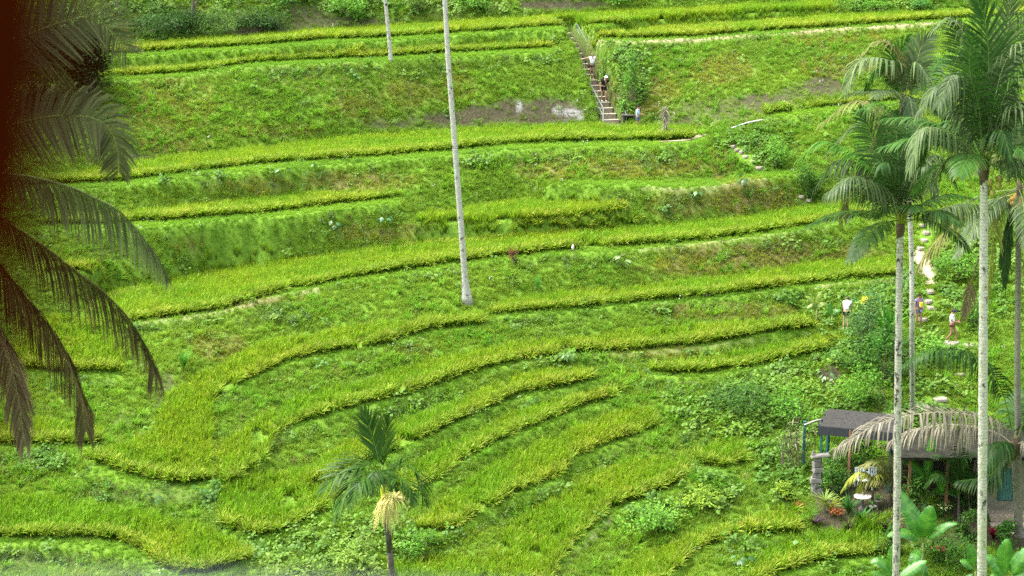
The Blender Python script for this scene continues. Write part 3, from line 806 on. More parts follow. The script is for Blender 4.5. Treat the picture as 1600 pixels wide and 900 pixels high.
BROAD = patches([(1230,600,110,50,1),(1330,560,60,50,.9),(1180,640,120,40,1),(1330,640,70,40,.9),(1460,470,130,60,.9),(1530,430,90,80,.8),(1230,720,60,60,.9),(1000,800,90,30,.7),(1120,560,60,20,.5),(310,280,70,14,.7),(55,720,60,22,.8),(500,850,130,40,1),(660,850,60,30,.8),(1330,480,80,30,1),(980,120,36,60,1),(1430,620,80,70,.6),(1190,660,60,30,1),(1180,230,60,30,.8),(760,250,40,14,.6),(900,487,60,12,.6),(1000,488,60,10,.7),(850,568,40,6,1),(560,20,60,22,.7),(670,620,60,12,.6),(1400,10,90,14,.8),(1280,10,60,14,.8),(1120,770,50,30,.7),(600,20,200,16,.6),(200,40,120,36,.4),(1280,460,60,25,.8),(1450,560,70,40,.7),(870,560,60,8,.7),(1180,860,60,40,.6),(1330,890,90,14,.9)])
def w_broad(x, y):
    r, t, e, o, d, tr, s, l = cells(x, y)
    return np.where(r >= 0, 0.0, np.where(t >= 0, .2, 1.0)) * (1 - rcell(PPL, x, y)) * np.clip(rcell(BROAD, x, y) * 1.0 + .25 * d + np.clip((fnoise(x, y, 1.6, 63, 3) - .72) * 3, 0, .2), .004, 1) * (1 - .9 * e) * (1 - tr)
x, y, z, rg = place(9, 5, w_broad)
rot, scl = std(x, y, rg, .6, 1.35, .3)
scatter('broadleaf_weeds', 'broad', np.stack([x, y, z], -1), rot, scl, tintof(x, y, rg, (.7, .85, .8), (1.3, 1.2, 1.1), 2, 55), 'broad leaved undergrowth, thickest on the right hand slope', 'weeds')
nb = len(x)
def w_fl(x, y):
    r, t, e, o, d, tr, s, l = cells(x, y)
    return np.where((r >= 0), 0.0, 1.0) * np.clip((fnoise(x, y, 3.0, 73, 3) - .55) * 3, 0, 1)
x, y, z, rg = place(.45, 6, w_fl)
rot, scl = std(x, y, rg, .8, 1.2, .2)
scatter('white_flowers', 'flower', np.stack([x, y, z], -1), rot, scl, np.ones((len(x), 3)), 'tiny white flowers dotted along the banks', 'flowers')
print('plants', nrice, ng, nl, nd_, nw, nb, len(x), round(time.time() - T0, 1))
# ------------------------------------------------------------------ palms
MAT_PALM = leaf_mat('palm_leaf', transl=0.14, gloss=0.007, rough=0.4)
MAT_BANANA = leaf_mat('banana_leaf', transl=0.35, gloss=0.03, rough=0.4)
MAT_LEAF = leaf_mat('bush_leaf', transl=0.3, gloss=0.008, rough=0.45)
def bark_mat(name, light, dark, ring=9.0, blotch=0.55, lichen=None):
    m, nt, out = new_mat(name)
    tc = nd(nt, 'ShaderNodeTexCoord')
    sx = nd(nt, 'ShaderNodeSeparateXYZ'); nt.links.new(tc.outputs['Object'], sx.inputs[0])
    mp = nd(nt, 'ShaderNodeMapping'); mp.inputs['Scale'].default_value = (1, 1, 1.0); nt.links.new(tc.outputs['Object'], mp.inputs[0])
    wv = nd(nt, 'ShaderNodeTexWave', bands_direction='Z', wave_profile='SAW')
    wv.inputs['Scale'].default_value = ring / 6.283 * 2; wv.inputs['Distortion'].default_value = 5.0; wv.inputs['Detail'].default_value = 3; wv.inputs['Detail Scale'].default_value = 1.6
    nt.links.new(mp.outputs[0], wv.inputs['Vector'])
    mp2 = nd(nt, 'ShaderNodeMapping'); mp2.inputs['Scale'].default_value = (1, 1, 0.55); nt.links.new(tc.outputs['Object'], mp2.inputs[0])
    bl = noise(nt, 5.5, 5, 0.7, vec=mp2.outputs[0]); fine = noise(nt, 26, 4, 0.7, vec=mp2.outputs[0])
    c = ramp(nt, wv.outputs['Fac'], [(0.0, tuple(x * .80 for x in light)), (0.25, light), (0.8, tuple(min(1, x * 1.06) for x in light)), (1.0, tuple(x * .66 for x in light))])
    c = mixc(nt, 1.0, c, ramp(nt, fine, [(0.25, (.55, .55, .55)), (0.62, (1.1, 1.1, 1.1))]), 'MULTIPLY')
    mk = ramp(nt, bl, [(blotch, (0, 0, 0)), (blotch + .07, (1, 1, 1))])
    c = mixc(nt, mk, c, dark)
    if lichen:
        big = noise(nt, 1.2, 3, 0.6, vec=mp2.outputs[0])
        c = mixc(nt, ramp(nt, big, [(0.5, (0, 0, 0)), (0.62, (.6, .6, .6))]), c, lichen)
    p = nd(nt, 'ShaderNodeBsdfPrincipled'); p.inputs['Roughness'].default_value = 0.9; p.inputs['Specular IOR Level'].default_value = 0.15
    nt.links.new(c, p.inputs['Base Color'])
    b = nd(nt, 'ShaderNodeBump'); b.inputs['Strength'].default_value = 0.9; b.inputs['Distance'].default_value = 0.03
    nt.links.new(wv.outputs['Fac'], b.inputs['Height']); nt.links.new(b.outputs[0], p.inputs['Normal'])
    nt.links.new(p.outputs[0], out.inputs[0])
    return m
BARK_WHITE = bark_mat('pale_palm_bark', (0.42, 0.395, 0.37), (0.05, 0.045, 0.04), 9, .57)
BARK_BLOTCH = bark_mat('blotched_palm_bark', (0.36, 0.33, 0.305), (0.035, 0.03, 0.028), 8, .53)
BARK_LICHEN = bark_mat('lichened_palm_bark', (0.40, 0.375, 0.345), (0.05, 0.045, 0.04), 9, .57, (0.34, 0.335, 0.24))
BARK_GREY = bark_mat('grey_palm_bark', (0.17, 0.155, 0.13), (0.05, 0.045, 0.04), 9, .60)
BARK_DARK = bark_mat('dark_areca_bark', (0.085, 0.07, 0.06), (0.02, 0.018, 0.016), 5, .55)
CROWN_FIBRE = plain('palm_crown_fibre', (0.075, 0.052, 0.032), .95, .5, 9, .8)
NUT_GREEN = plain('coconut_skin', (0.20, 0.19, 0.03), .5, .3, 6, .1)
NUT_GOLD = plain('ripe_coconut_skin', (0.30, 0.17, 0.03), .5, .3, 6, .1)
SHAFT = plain('areca_crownshaft', (0.34, 0.36, 0.035), .4, .12, 4, .1)

def smooth_curve(P, n):
    """Catmull-Rom through control points, n samples evenly spaced"""
    P = np.asarray(P, float)
    Q = np.concatenate([[2 * P[0] - P[1]], P, [2 * P[-1] - P[-2]]])
    out = []
    for i in range(1, len(Q) - 2):
        t = np.linspace(0, 1, 24, endpoint=False)[:, None]
        a, b, c, d = Q[i - 1], Q[i], Q[i + 1], Q[i + 2]
        out.append(0.5 * (2 * b + (c - a) * t + (2 * a - 5 * b + 4 * c - d) * t ** 2 + (3 * b - a - 3 * c + d) * t ** 3))
    out = np.concatenate(out + [P[-1:]])
    s = np.concatenate([[0], np.cumsum(np.linalg.norm(np.diff(out, axis=0), axis=1))])
    si = np.linspace(0, s[-1], n)
    return np.stack([np.interp(si, s, out[:, k]) for k in range(3)], -1), s[-1]
PG = dict(green=((.018, .058, .009), (.040, .092, .018)), dark=((.011, .034, .006), (.024, .058, .012)), pale=((.040, .075, .022), (.105, .14, .060)), yellow=((.13, .16, .02), (.21, .22, .035)),
          dead=((.075, .07, .047), (.18, .165, .12)), olive=((.075, .085, .024), (.12, .12, .04)), fresh=((.024, .085, .009), (.05, .125, .015)), slate=((.022, .044, .014), (.070, .098, .042)), shade=((.022, .032, .008), (.068, .080, .028)), areca=((.013, .042, .005), (.034, .078, .010)), mid=((.055, .078, .026), (.135, .158, .075)), umber=((.028, .023, .009), (.078, .064, .028)), tan=((.075, .06, .034), (.15, .125, .07)), brown=((.07, .052, .026), (.15, .115, .06)))
UP = np.array((0, 0, 1.0))
def frond(root, P, seed, L=.85, n=58, hang=(.5, .5), sweep=.7, tone='green', width=.021, roll=0.0, start=.16, rach=None, wind=0.0, lift=0.25, gap=0.0, rad=.028, hangp=1.0, side=(1, 1), face=None, jit_=1.0):
    """one frond: a curved midrib (the part) that carries two rows of leaflets (its sub-part)"""
    rg = np.random.default_rng(seed)
    n = int(n * .98); width = width * 1.32
    C_, tot = smooth_curve(P, n)
    T = np.gradient(C_, axis=0); T /= np.linalg.norm(T, axis=1)[:, None]
    mb = MB(); k = max(8, n // 4)
    idx = np.linspace(0, n - 1, k).astype(int)
    mb.tube(C_[idx], np.linspace(rad, rad * .18, k), 5)
    col = rach if rach is not None else tuple(np.array(PG[tone][1]) * 1.5 + np.array((.03, .03, .0)))
    V = np.concatenate(mb.V)
    me = mesh_np('frond', V, F4=[f for f in mb.F if len(f) == 4], mat=MAT_PALM, col=np.tile(col, (len(V), 1)))
    # end caps are hidden by the crown and the last leaflets
    fo = obj('frond', me, root)
    if root is not None: fo.matrix_parent_inverse = Matrix.Translation(-root.location)
    base, tip = np.array(PG[tone][0]), np.array(PG[tone][1])
    VV, CC, FF = [], [], []; nv = 0
    ts = np.linspace(0, 1, n)
    for i in range(n):
        t = ts[i]
        if t < start: continue
        tt = (t - start) / (1 - start)
        prof = (0.45 + 0.55 * min(1, tt / .22)) * (1 - .62 * max(0, (tt - .45) / .55) ** 1.4)
        for sgn in (1, -1):
            if rg.random() < gap or not side[0 if sgn > 0 else 1]: continue
            tn = T[i]
            if face is not None: nrm = np.array(face, float) - tn * (np.array(face, float) @ tn)
            else: nrm = UP - tn * (UP @ tn)
            if np.linalg.norm(nrm) < .2: nrm = np.array((0, -1.0, 0)) - tn * (-tn[1])
            nrm /= np.linalg.norm(nrm)
            sd = np.cross(tn, nrm)
            cr, sr = math.cos(roll), math.sin(roll)
            sd, nrm = sd * cr + nrm * sr, nrm * cr - sd * sr
            sw = sweep + .9 * max(0, tt - .6) + rg.normal(0, .035 * jit_)
            d = sd * sgn * math.cos(min(1.35, sw)) + tn * math.sin(min(1.35, sw)) + nrm * (lift + rg.normal(0, .04 * jit_))
            d += np.array((wind, 0, 0)) + rg.normal(0, .015 * jit_, 3)
            d /= np.linalg.norm(d)
            l = L * prof * rg.uniform(.86, 1.08)
            h = (hang[0] if sgn > 0 else hang[1]) * rg.uniform(.85, 1.15)
            s = np.array([0, .3, .65, 1.0])[:, None]
            pth = d * s * (1 - h * .55 * s ** hangp) + np.array((0, 0, -1.0)) * h * s ** (1.0 + .6 * hangp)
            ln = np.linalg.norm(np.diff(pth, axis=0), axis=1).sum()
            pth = C_[i] + pth * (l / ln)
            # blade width lies across the leaflet, in the frond's plane
            wv_ = np.cross(pth[2] - pth[0], nrm); q = np.linalg.norm(wv_)
            wv_ = wv_ / q if q > 1e-6 else tn
            wv_ = wv_ * .85 + tn * .35; wv_ /= np.linalg.norm(wv_)
            W = width * np.array([.6, 1.0, .85, .12]) * (0.75 + .35 * prof)
            VV.append(np.stack([pth - wv_ * W[:, None], pth + wv_ * W[:, None]], 1).reshape(-1, 3))
            c0 = (base + (tip - base) * rg.random()) * rg.uniform(.8, 1.2)
            cc = np.array([c0 * .9, c0, c0 * 1.05, c0 * 1.2 + np.array((.02, .015, 0))])
            CC.append(np.repeat(cc, 2, 0))
            FF.append(np.array([(0, 1, 3, 2), (2, 3, 5, 4), (4, 5, 7, 6)]) + nv); nv += 8
    le = mesh_np('leaflets', np.concatenate(VV), F4=np.concatenate(FF), mat=MAT_PALM, col=np.concatenate(CC))
    lo = obj('leaflets', le, fo)
    lo['kind'] = 'stuff'
    return fo
def px(pts, Y):
    """image points (u, v[, metres further back]) at distance Y -> world points"""
    return np.array([at_y(p[0], p[1], Y + (p[2] if len(p) > 2 else 0.0)) for p in pts])
def trunk(root, pts, rad, mat, n=14, flare=1.5, segs=40, name='trunk'):
    C_, tot = smooth_curve(pts, segs)
    r = np.interp(np.linspace(0, 1, segs), np.linspace(0, 1, len(rad)), rad)
    s = np.linspace(0, 1, segs)
    r = r * (1 + (flare - 1) * np.clip((s - .925) / .075, 0, 1) ** 1.6)
    r = r * (1 + .02 * np.sin(np.arange(segs) * 2.1))
    mb = MB().tube(C_, r, n)
    V = np.concatenate(mb.V) - np.array(root.location)
    mb.V = [V]
    return mb.build(name, mat, root, smooth=True)
def rel(root, mb):
    mb.V = [np.concatenate(mb.V) - np.array(root.location)]; return mb
def random_fronds(root, c, n, seed, Lf=4.6, tone='green', els=(-.5, 1.2), L=.8, az0=0.0, azr=6.283, **kw):
    rg = np.random.default_rng(seed)
    for i in range(n):
        az = az0 + azr * (i + rg.uniform(-.3, .3)) / n; el = rg.uniform(*els)
        d = np.array((math.cos(az), math.sin(az), 0))
        l = Lf * rg.uniform(.85, 1.1); q = np.linspace(0, 1, 4)[:, None]
        P = np.asarray(c) + d * l * q * math.cos(el) * (1 - .12 * q) + UP * l * (q * math.sin(el) - .42 * q ** 2)
        frond(root, P, seed * 100 + i, L=L, tone=tone, hang=(.45, .45), n=kw.get('nl', 46), **{k: v for k, v in kw.items() if k != 'nl'})
def palm(label, tpx, Y, rad, bark, fronds, crown=None, seed=1, n_extra=0, group='coconut palms', cat='palm tree', base_hit=False, extra=None, flare=1.5, leanto=None, fibre=True, fdef={}):
    """tpx: trunk from crown to the ground in image points at distance Y (the last point runs on down to the hillside)"""
    P = px(tpx, Y)
    if base_hit:
        b = hit(*tpx[-1]); P[-1] = b; P[-1][2] -= .1
    else:
        d = P[-1] - P[-2]; d = d / -d[2]
        q = P[-1].copy()
        for _ in range(400):
            if q[2] <= ground(q[0], q[1]) - .1: break
            q = q + d * .1
        P = np.concatenate([P, [q]])
    root = empty('coconut_palm' if cat == 'palm tree' else cat.replace(' ', '_'), P[-1], label, cat, group)
    trunk(root, P, rad, bark, flare=flare)
    c = P[0]
    if fibre:
        mb = MB().tube([c + UP * .55, c + UP * .2, c - UP * .15, c - UP * .55], [rad[0] * .5, rad[0] * 1.25, rad[0] * 1.35, rad[0] * .9], 10)
        rel(root, mb).build('crown_fibre', CROWN_FIBRE, root, smooth=True)
    for i, f in enumerate(fronds):
        kw = dict(fdef); kw.update(f[1] if len(f) > 1 else {})
        frond(root, px(f[0], Y), seed * 50 + i, **kw)
    if n_extra:
        random_fronds(root, c + UP * .2, n_extra, seed + 7, **(extra or {}))
    return root, c
def nuts(root, c, n, rad, seed, mat, r=.11):
    rg = np.random.default_rng(seed)
    for i in range(n):
        a = rg.uniform(0, 6.283)
        p = np.asarray(c) + np.array((math.cos(a) * rad, math.sin(a) * rad, rg.uniform(-.25, .2)))
        rel(root, MB().blob(p, (r, r, r * 1.2), seed + i, 8, 6, .04)).build('coconut', mat, root, smooth=True)
def strands(root, c, n, L, seed, col, name, spread=.5, w=.014, drop=1.0, el=(-.2, .9)):
    rg = np.random.default_rng(seed); t = Tuft()
    for i in range(n):
        a = rg.uniform(0, 6.283); e = rg.uniform(*el)
        d = np.array((math.cos(a) * math.cos(e), math.sin(a) * math.cos(e), math.sin(e)))
        l = L * rg.uniform(.7, 1.1); s = np.linspace(0, 1, 5)[:, None]
        P = np.asarray(c) + d * spread * l * (s * 1.5 - .6 * s ** 2) - UP * drop * l * s ** 1.9
        sd = np.cross(d, UP); sd /= np.linalg.norm(sd) + 1e-6
        cc = jit(rg, col, .2)
        t.strip(P - np.array(root.location), w * np.array([1, 1, .9, .8, .4]), sd, np.stack([cc * .75, cc, cc, cc * 1.05, cc * 1.1]))
    me = t.mesh(name, MAT_PALM)
    o = obj(name, me, root); o['kind'] = 'stuff'; return o

# tall bare trunk in the middle of the slope; its crown is above the picture
hb = hit(731, 476)
r_, c_ = palm('tall palm with a bare pale trunk standing alone mid slope, crown above the picture', [(683, -170), (695, 0), (700, 90), (707, 180), (714, 270), (721, 360), (727, 440), (731, 476)], hb[1], [.12, .125, .135, .15, .165, .175], BARK_WHITE, [], base_hit=True, seed=3, n_extra=11, extra=dict(Lf=4.2, nl=30), flare=2.1)
hb = hit(611, 95)
palm('slender palm trunk on the upper rice bund, crown above the picture', [(592, -120), (602, 0), (607, 50), (611, 95)], hb[1], [.10, .11, .125, .13], BARK_WHITE, [], base_hit=True, seed=4, n_extra=9, extra=dict(Lf=3.6, nl=26), flare=1.3)
hb = hit(188, 28)
palm('thin pale trunk on the shaded slope at the top left', [(176, -110), (182, -10), (188, 28)], hb[1], [.06, .07, .075], BARK_GREY, [], base_hit=True, seed=5, n_extra=8, extra=dict(Lf=3.0, nl=24), flare=1.2)

# the group at the right
p1, c1 = palm('tallest coconut palm at the right with a thick lichened trunk and yellow flower spray', [(1538, 262), (1537, 400), (1536, 600), (1535, 760), (1534, 915)], 62.0, [.125, .145, .15, .155, .16], BARK_LICHEN, [
    ([(1540, 250), (1545, 150, .2), (1543, 60, .3), (1531, 2, .2)], dict(L=1.4, hang=(.22, .22), tone='green', sweep=.92, face=(.25, -1, .1), n=78, lift=.1, width=.024, jit_=2.2, start=.28)),
    ([(1543, 250), (1562, 140, 1.0), (1574, 50, 1.5), (1580, -8, 1.5)], dict(L=1.15, hang=(.2, .2), tone='pale', sweep=.9, face=(-.2, -1, .1), n=70)),
    ([(1537, 250), (1530, 190, -.6), (1512, 125, -1.2), (1490, 116, -1.6), (1466, 165, -2.0)], dict(L=1.35, hang=(.8, .85), tone='slate', sweep=.35, n=66)),
    ([(1536, 245), (1525, 150, .6), (1508, 80, 1.0), (1490, 38, 1.2)], dict(L=1.15, hang=(.25, .25), tone='green', face=(-.3, -1, .4), sweep=.85)),
    ([(1532, 255), (1506, 225, -.4), (1464, 200, -.8), (1436, 208, -1.0), (1422, 262, -1.2)], dict(L=1.15, hang=(.85, .8), tone='pale', n=64)),
    ([(1532, 262), (1510, 240, .5), (1482, 248, .9), (1450, 288, 1.2)], dict(L=1.2, hang=(.7, .75), tone='pale', rach=(.3, .3, .05))),
    ([(1544, 262), (1556, 252, -.3), (1575, 247, -.5), (1605, 248, -.6), (1645, 290, -.6)], dict(L=1.2, hang=(.85, .85), tone='pale', rach=(.2, .25, .05))),
    ([(1543, 245), (1570, 150, -.5), (1605, 105, -.8), (1650, 110, -1.0)], dict(L=1.15, hang=(.5, .6), tone='green')),
    ([(1543, 250), (1562, 185, .6), (1590, 175, 1.0), (1618, 220, 1.2), (1630, 290, 1.2)], dict(L=1.1, hang=(.75, .75), tone='slate')),
    ([(1540, 245), (1555, 150, 1.6), (1590, 60, 2.2), (1630, 20, 2.4)], dict(L=1.1, hang=(.3, .3), tone='green', face=(.2, -1, .4))),
    ([(1536, 250), (1520, 190, 1.0), (1495, 165, 1.6), (1470, 190, 2.0)], dict(L=1.0, hang=(.7, .7), tone='dark')),
    ([(1540, 250), (1548, 195, 1.2), (1565, 165, 2.4), (1580, 200, 3.4)], dict(L=1.0, hang=(.7, .7), tone='dark')),
    ([(1538, 250), (1530, 170, -1.2), (1515, 110, -2.2), (1518, 60, -2.8)], dict(L=1.0, hang=(.5, .5), tone='green')),
    ([(1540, 252), (1550, 215, -1.2), (1566, 205, -2.0), (1580, 250, -2.6)], dict(L=.9, hang=(.8, .8), tone='dark')),
    ([(1536, 250), (1518, 178, -.5), (1494, 138, -1.0), (1464, 134, -1.4), (1438, 172, -1.6)], dict(L=1.2, hang=(.75, .75), tone='slate', n=64)),
    ([(1535, 252), (1512, 205, .5), (1484, 188, .9), (1456, 206, 1.2), (1440, 250, 1.4)], dict(L=1.2, hang=(.8, .8), tone='green', n=64)),
    ([(1543, 248), (1566, 186, -.6), (1596, 160, -1.0), (1634, 178, -1.2), (1652, 230, -1.3)], dict(L=1.2, hang=(.75, .75), tone='slate', n=64)),
    ([(1541, 248), (1560, 130, -.4), (1584, 76, -.8), (1618, 62, -1.0), (1650, 96, -1.1)], dict(L=1.2, hang=(.6, .6), tone='slate', n=64)),
    ([(1537, 250), (1528, 150, .3), (1512, 66, .6), (1488, 30, .8), (1460, 44, .9)], dict(L=1.15, hang=(.55, .55), tone='pale', n=60)),
], seed=11, fdef=dict(n=60, jit_=1.6), n_extra=9, extra=dict(Lf=4.4, tone='green', els=(-.35, .9), L=.95))
strands(p1, c1 + np.array((.42, -.1, .75)), 46, .75, 5, (.42, .36, .05), 'flower_spray', .45, .012, .7)
strands(p1, c1 + np.array((.05, -.15, .55)), 20, .6, 6, (.30, .30, .04), 'flower_spray', .35, .012, .6)
nuts(p1, c1 + np.array((.32, -.1, -.55)), 7, .16, 60, NUT_GREEN)
p2, c2 = palm('coconut palm with a dark blotched trunk, shorter than the thick lichened one', [(1407, 352), (1405, 450), (1403, 600), (1402, 750), (1400, 915)], 72.0, [.125, .13, .14, .145, .15], BARK_BLOTCH, [
    ([(1404, 345), (1392, 318, -.5), (1372, 292, -1.0), (1335, 276, -1.6), (1298, 300, -2.0)], dict(L=1.6, hang=(.75, .7), tone='slate', sweep=.45, n=70)),
    ([(1404, 345), (1386, 270, .2), (1366, 220, .5), (1345, 178, .6)], dict(L=1.25, hang=(.35, .35), tone='green', face=(-.3, -1, .5), sweep=.85)),
    ([(1403, 345), (1362, 262, .3), (1318, 232, .6), (1284, 221, .8), (1250, 246, .9)], dict(L=1.25, hang=(.55, .5), tone='fresh', n=62)),
    ([(1405, 345), (1392, 240, .8), (1374, 172, 1.2), (1334, 158, 1.4), (1284, 192, 1.5)], dict(L=1.25, hang=(.6, .5), tone='olive', n=62, sweep=.5)),
    ([(1407, 345), (1412, 260, .6), (1420, 205, .8), (1440, 190, .8)], dict(L=1.25, hang=(.5, .5), tone='dark')),
    ([(1407, 345), (1402, 270, 1.0), (1396, 215, 1.5), (1380, 190, 1.8)], dict(L=1.3, hang=(.5, .5), tone='dark', roll=.5)),
    ([(1410, 350), (1430, 342, -.6), (1457, 331, -1.0), (1500, 318, -1.4), (1545, 320, -1.6)], dict(L=1.35, hang=(.9, .9), tone='pale', start=.3, rach=(.14, .19, .04), n=66)),
    ([(1409, 345), (1425, 290, .3), (1445, 250, .6), (1470, 245, .8), (1492, 285, .9)], dict(L=1.15, hang=(.75, .7), tone='slate')),
    ([(1408, 345), (1420, 300, -.8), (1436, 268, -1.4), (1450, 262, -1.8), (1462, 300, -2.2)], dict(L=1.1, hang=(.8, .8), tone='slate')),
    ([(1405, 345), (1384, 300, .8), (1352, 268, 1.3), (1330, 290, 1.6), (1316, 345, 1.8)], dict(L=1.1, hang=(.75, .75), tone='olive')),
    ([(1406, 345), (1398, 290, -1.2), (1386, 255, -2.2), (1376, 262, -3.0)], dict(L=1.1, hang=(.7, .7), tone='dark')),
    ([(1407, 345), (1405, 285, 1.2), (1410, 240, 2.2), (1425, 235, 3.0)], dict(L=1.1, hang=(.7, .7), tone='dark')),
    ([(1404, 345), (1380, 300, .3), (1346, 258, .6), (1306, 252, .8), (1276, 290, .9)], dict(L=1.3, hang=(.75, .75), tone='slate', n=66)),
    ([(1406, 345), (1404, 250, -.3), (1396, 190, -.6), (1374, 160, -.8), (1346, 170, -.9)], dict(L=1.2, hang=(.6, .6), tone='green', n=62)),
    ([(1408, 345), (1418, 262, -.5), (1434, 216, -.9), (1460, 206, -1.2), (1482, 236, -1.4)], dict(L=1.2, hang=(.75, .75), tone='slate', n=62)),
], seed=12, fdef=dict(n=60, jit_=1.6), n_extra=8, extra=dict(Lf=4.0, tone='dark', els=(-.3, .8), L=.95))
for k, a in enumerate((-.5, 0.1, .7)):
    mb = MB().tube([c2 + np.array((.12 * a, -.1, .1)), c2 + np.array((.3 * a, -.16, .6)), c2 + np.array((.5 * a, -.2, 1.05))], [.075, .06, .03], 6)
    rel(p2, mb).build('leaf_base', NUT_GREEN, p2, smooth=True)
hb = hit(1426, 650)
p3, c3 = palm('coconut palm behind with a slim clean trunk passing behind the blotched one', [(1410, 165), (1418, 270), (1424, 400), (1425, 520), (1426, 650)], hb[1] - 3, [.10, .11, .115, .12, .13], BARK_WHITE, [
    ([(1410, 160), (1408, 105), (1393, 72), (1374, 66, .3), (1345, 84, .5)], dict(L=1.3, hang=(.5, .5), tone='olive')),
    ([(1410, 160), (1402, 105, -.4), (1370, 90, -.9), (1340, 98, -1.2), (1322, 140, -1.4)], dict(L=1.5, hang=(.55, .6), tone='pale')),
    ([(1409, 160), (1398, 115, .5), (1372, 106, .9), (1352, 140, 1.3)], dict(L=1.2, hang=(.7, .7), tone='fresh')),
    ([(1412, 160), (1430, 105, .2), (1440, 72, .4), (1454, 56, .5)], dict(L=1.1, hang=(.3, .3), tone='pale', face=(0, -1, .2), sweep=.9, rach=(.3, .32, .05))),
    ([(1412, 160), (1428, 98, -.5), (1448, 118, -1.0), (1474, 152, -1.3)], dict(L=1.3, hang=(.8, .85), tone='pale')),
    ([(1410, 165), (1438, 182, -.8), (1476, 205, -1.4), (1502, 246, -1.8)], dict(L=1.4, hang=(.9, .85), tone='pale', n=64)),
    ([(1410, 165), (1404, 128, .4), (1400, 95, .6), (1420, 62, .8)], dict(L=1.1, hang=(.35, .35), tone='fresh', face=(0, -1, .3), sweep=.9)),
    ([(1412, 160), (1445, 128, .8), (1468, 96, 1.1), (1490, 92, 1.3)], dict(L=1.2, hang=(.5, .5), tone='green')),
    ([(1410, 165), (1396, 178, -.8), (1384, 215, -1.3), (1380, 262, -1.5)], dict(L=1.2, hang=(.75, .75), tone='dark')),
    ([(1411, 165), (1420, 150, -1.0), (1428, 190, -1.8), (1432, 240, -2.2)], dict(L=1.2, hang=(.8, .8), tone='slate')),
    ([(1411, 162), (1404, 120, 1.2), (1412, 90, 2.0), (1430, 100, 3.0)], dict(L=1.2, hang=(.6, .6), tone='dark')),
], seed=13, base_hit=True, fdef=dict(n=56, width=.03, jit_=1.6), flare=1.2, n_extra=8, extra=dict(Lf=4.6, tone='slate', els=(-.3, .8), L=1.0))
hb = hit(1591, 700)
p4, c4 = palm('coconut palm at the right edge bearing golden nuts, its trunk dark grey', [(1592, 302), (1591, 420), (1590, 560), (1591, 700)], 86.0, [.12, .13, .14, .15], BARK_GREY, [
    ([(1590, 300), (1580, 318), (1562, 311, -.4), (1540, 316, -.7), (1512, 350, -.9)], dict(L=1.4, hang=(.9, .85), tone='pale', rach=(.22, .25, .06))),
    ([(1590, 302), (1555, 312, .3), (1510, 333, .5), (1462, 378, .6), (1436, 414, .6)], dict(L=1.7, hang=(.75, .7), tone='olive', rach=(.30, .28, .06), n=66)),
    ([(1590, 302), (1570, 318, -.6), (1556, 345, -.9), (1548, 400, -1.1), (1541, 478, -1.1)], dict(L=1.2, hang=(.6, .6), tone='yellow', rach=(.32, .30, .08), roll=1.2)),
    ([(1590, 303), (1556, 350, .4), (1526, 415, .6), (1506, 490, .7)], dict(L=1.2, hang=(.6, .6), tone='brown')),
    ([(1590, 303), (1580, 340, -.3), (1572, 385, -.4), (1570, 445, -.4)], dict(L=.8, hang=(.8, .8), tone='dark')),
    ([(1592, 295), (1582, 220, .4), (1570, 165, .8), (1556, 120, 1.0)], dict(L=1.3, hang=(.35, .35), tone='pale', face=(-.2, -1, .3), sweep=.9)),
    ([(1593, 295), (1606, 210, .5), (1626, 150, .8), (1660, 130, 1.0)], dict(L=1.4, hang=(.5, .5), tone='green')),
    ([(1592, 297), (1576, 250, -.5), (1556, 232, -.9), (1530, 262, -1.2)], dict(L=1.3, hang=(.8, .8), tone='slate')),
    ([(1594, 300), (1612, 288, -.4), (1640, 300, -.8), (1670, 350, -1.0)], dict(L=1.4, hang=(.8, .8), tone='pale')),
    ([(1593, 302), (1606, 330, -.5), (1616, 390, -.8), (1622, 470, -1.0)], dict(L=1.3, hang=(.7, .7), tone='olive')),
    ([(1592, 300), (1590, 250, 1.0), (1602, 215, 2.0), (1622, 240, 3.0)], dict(L=1.3, hang=(.7, .7), tone='dark')),
], seed=14, fdef=dict(n=56, width=.03, jit_=1.6), n_extra=7, extra=dict(Lf=4.6, tone='slate', els=(-.3, .8), L=1.0))
nuts(p4, c4 + np.array((-.15, -.25, -.25)), 9, .2, 80, NUT_GOLD, .13)
hb = hit(1593, 838)
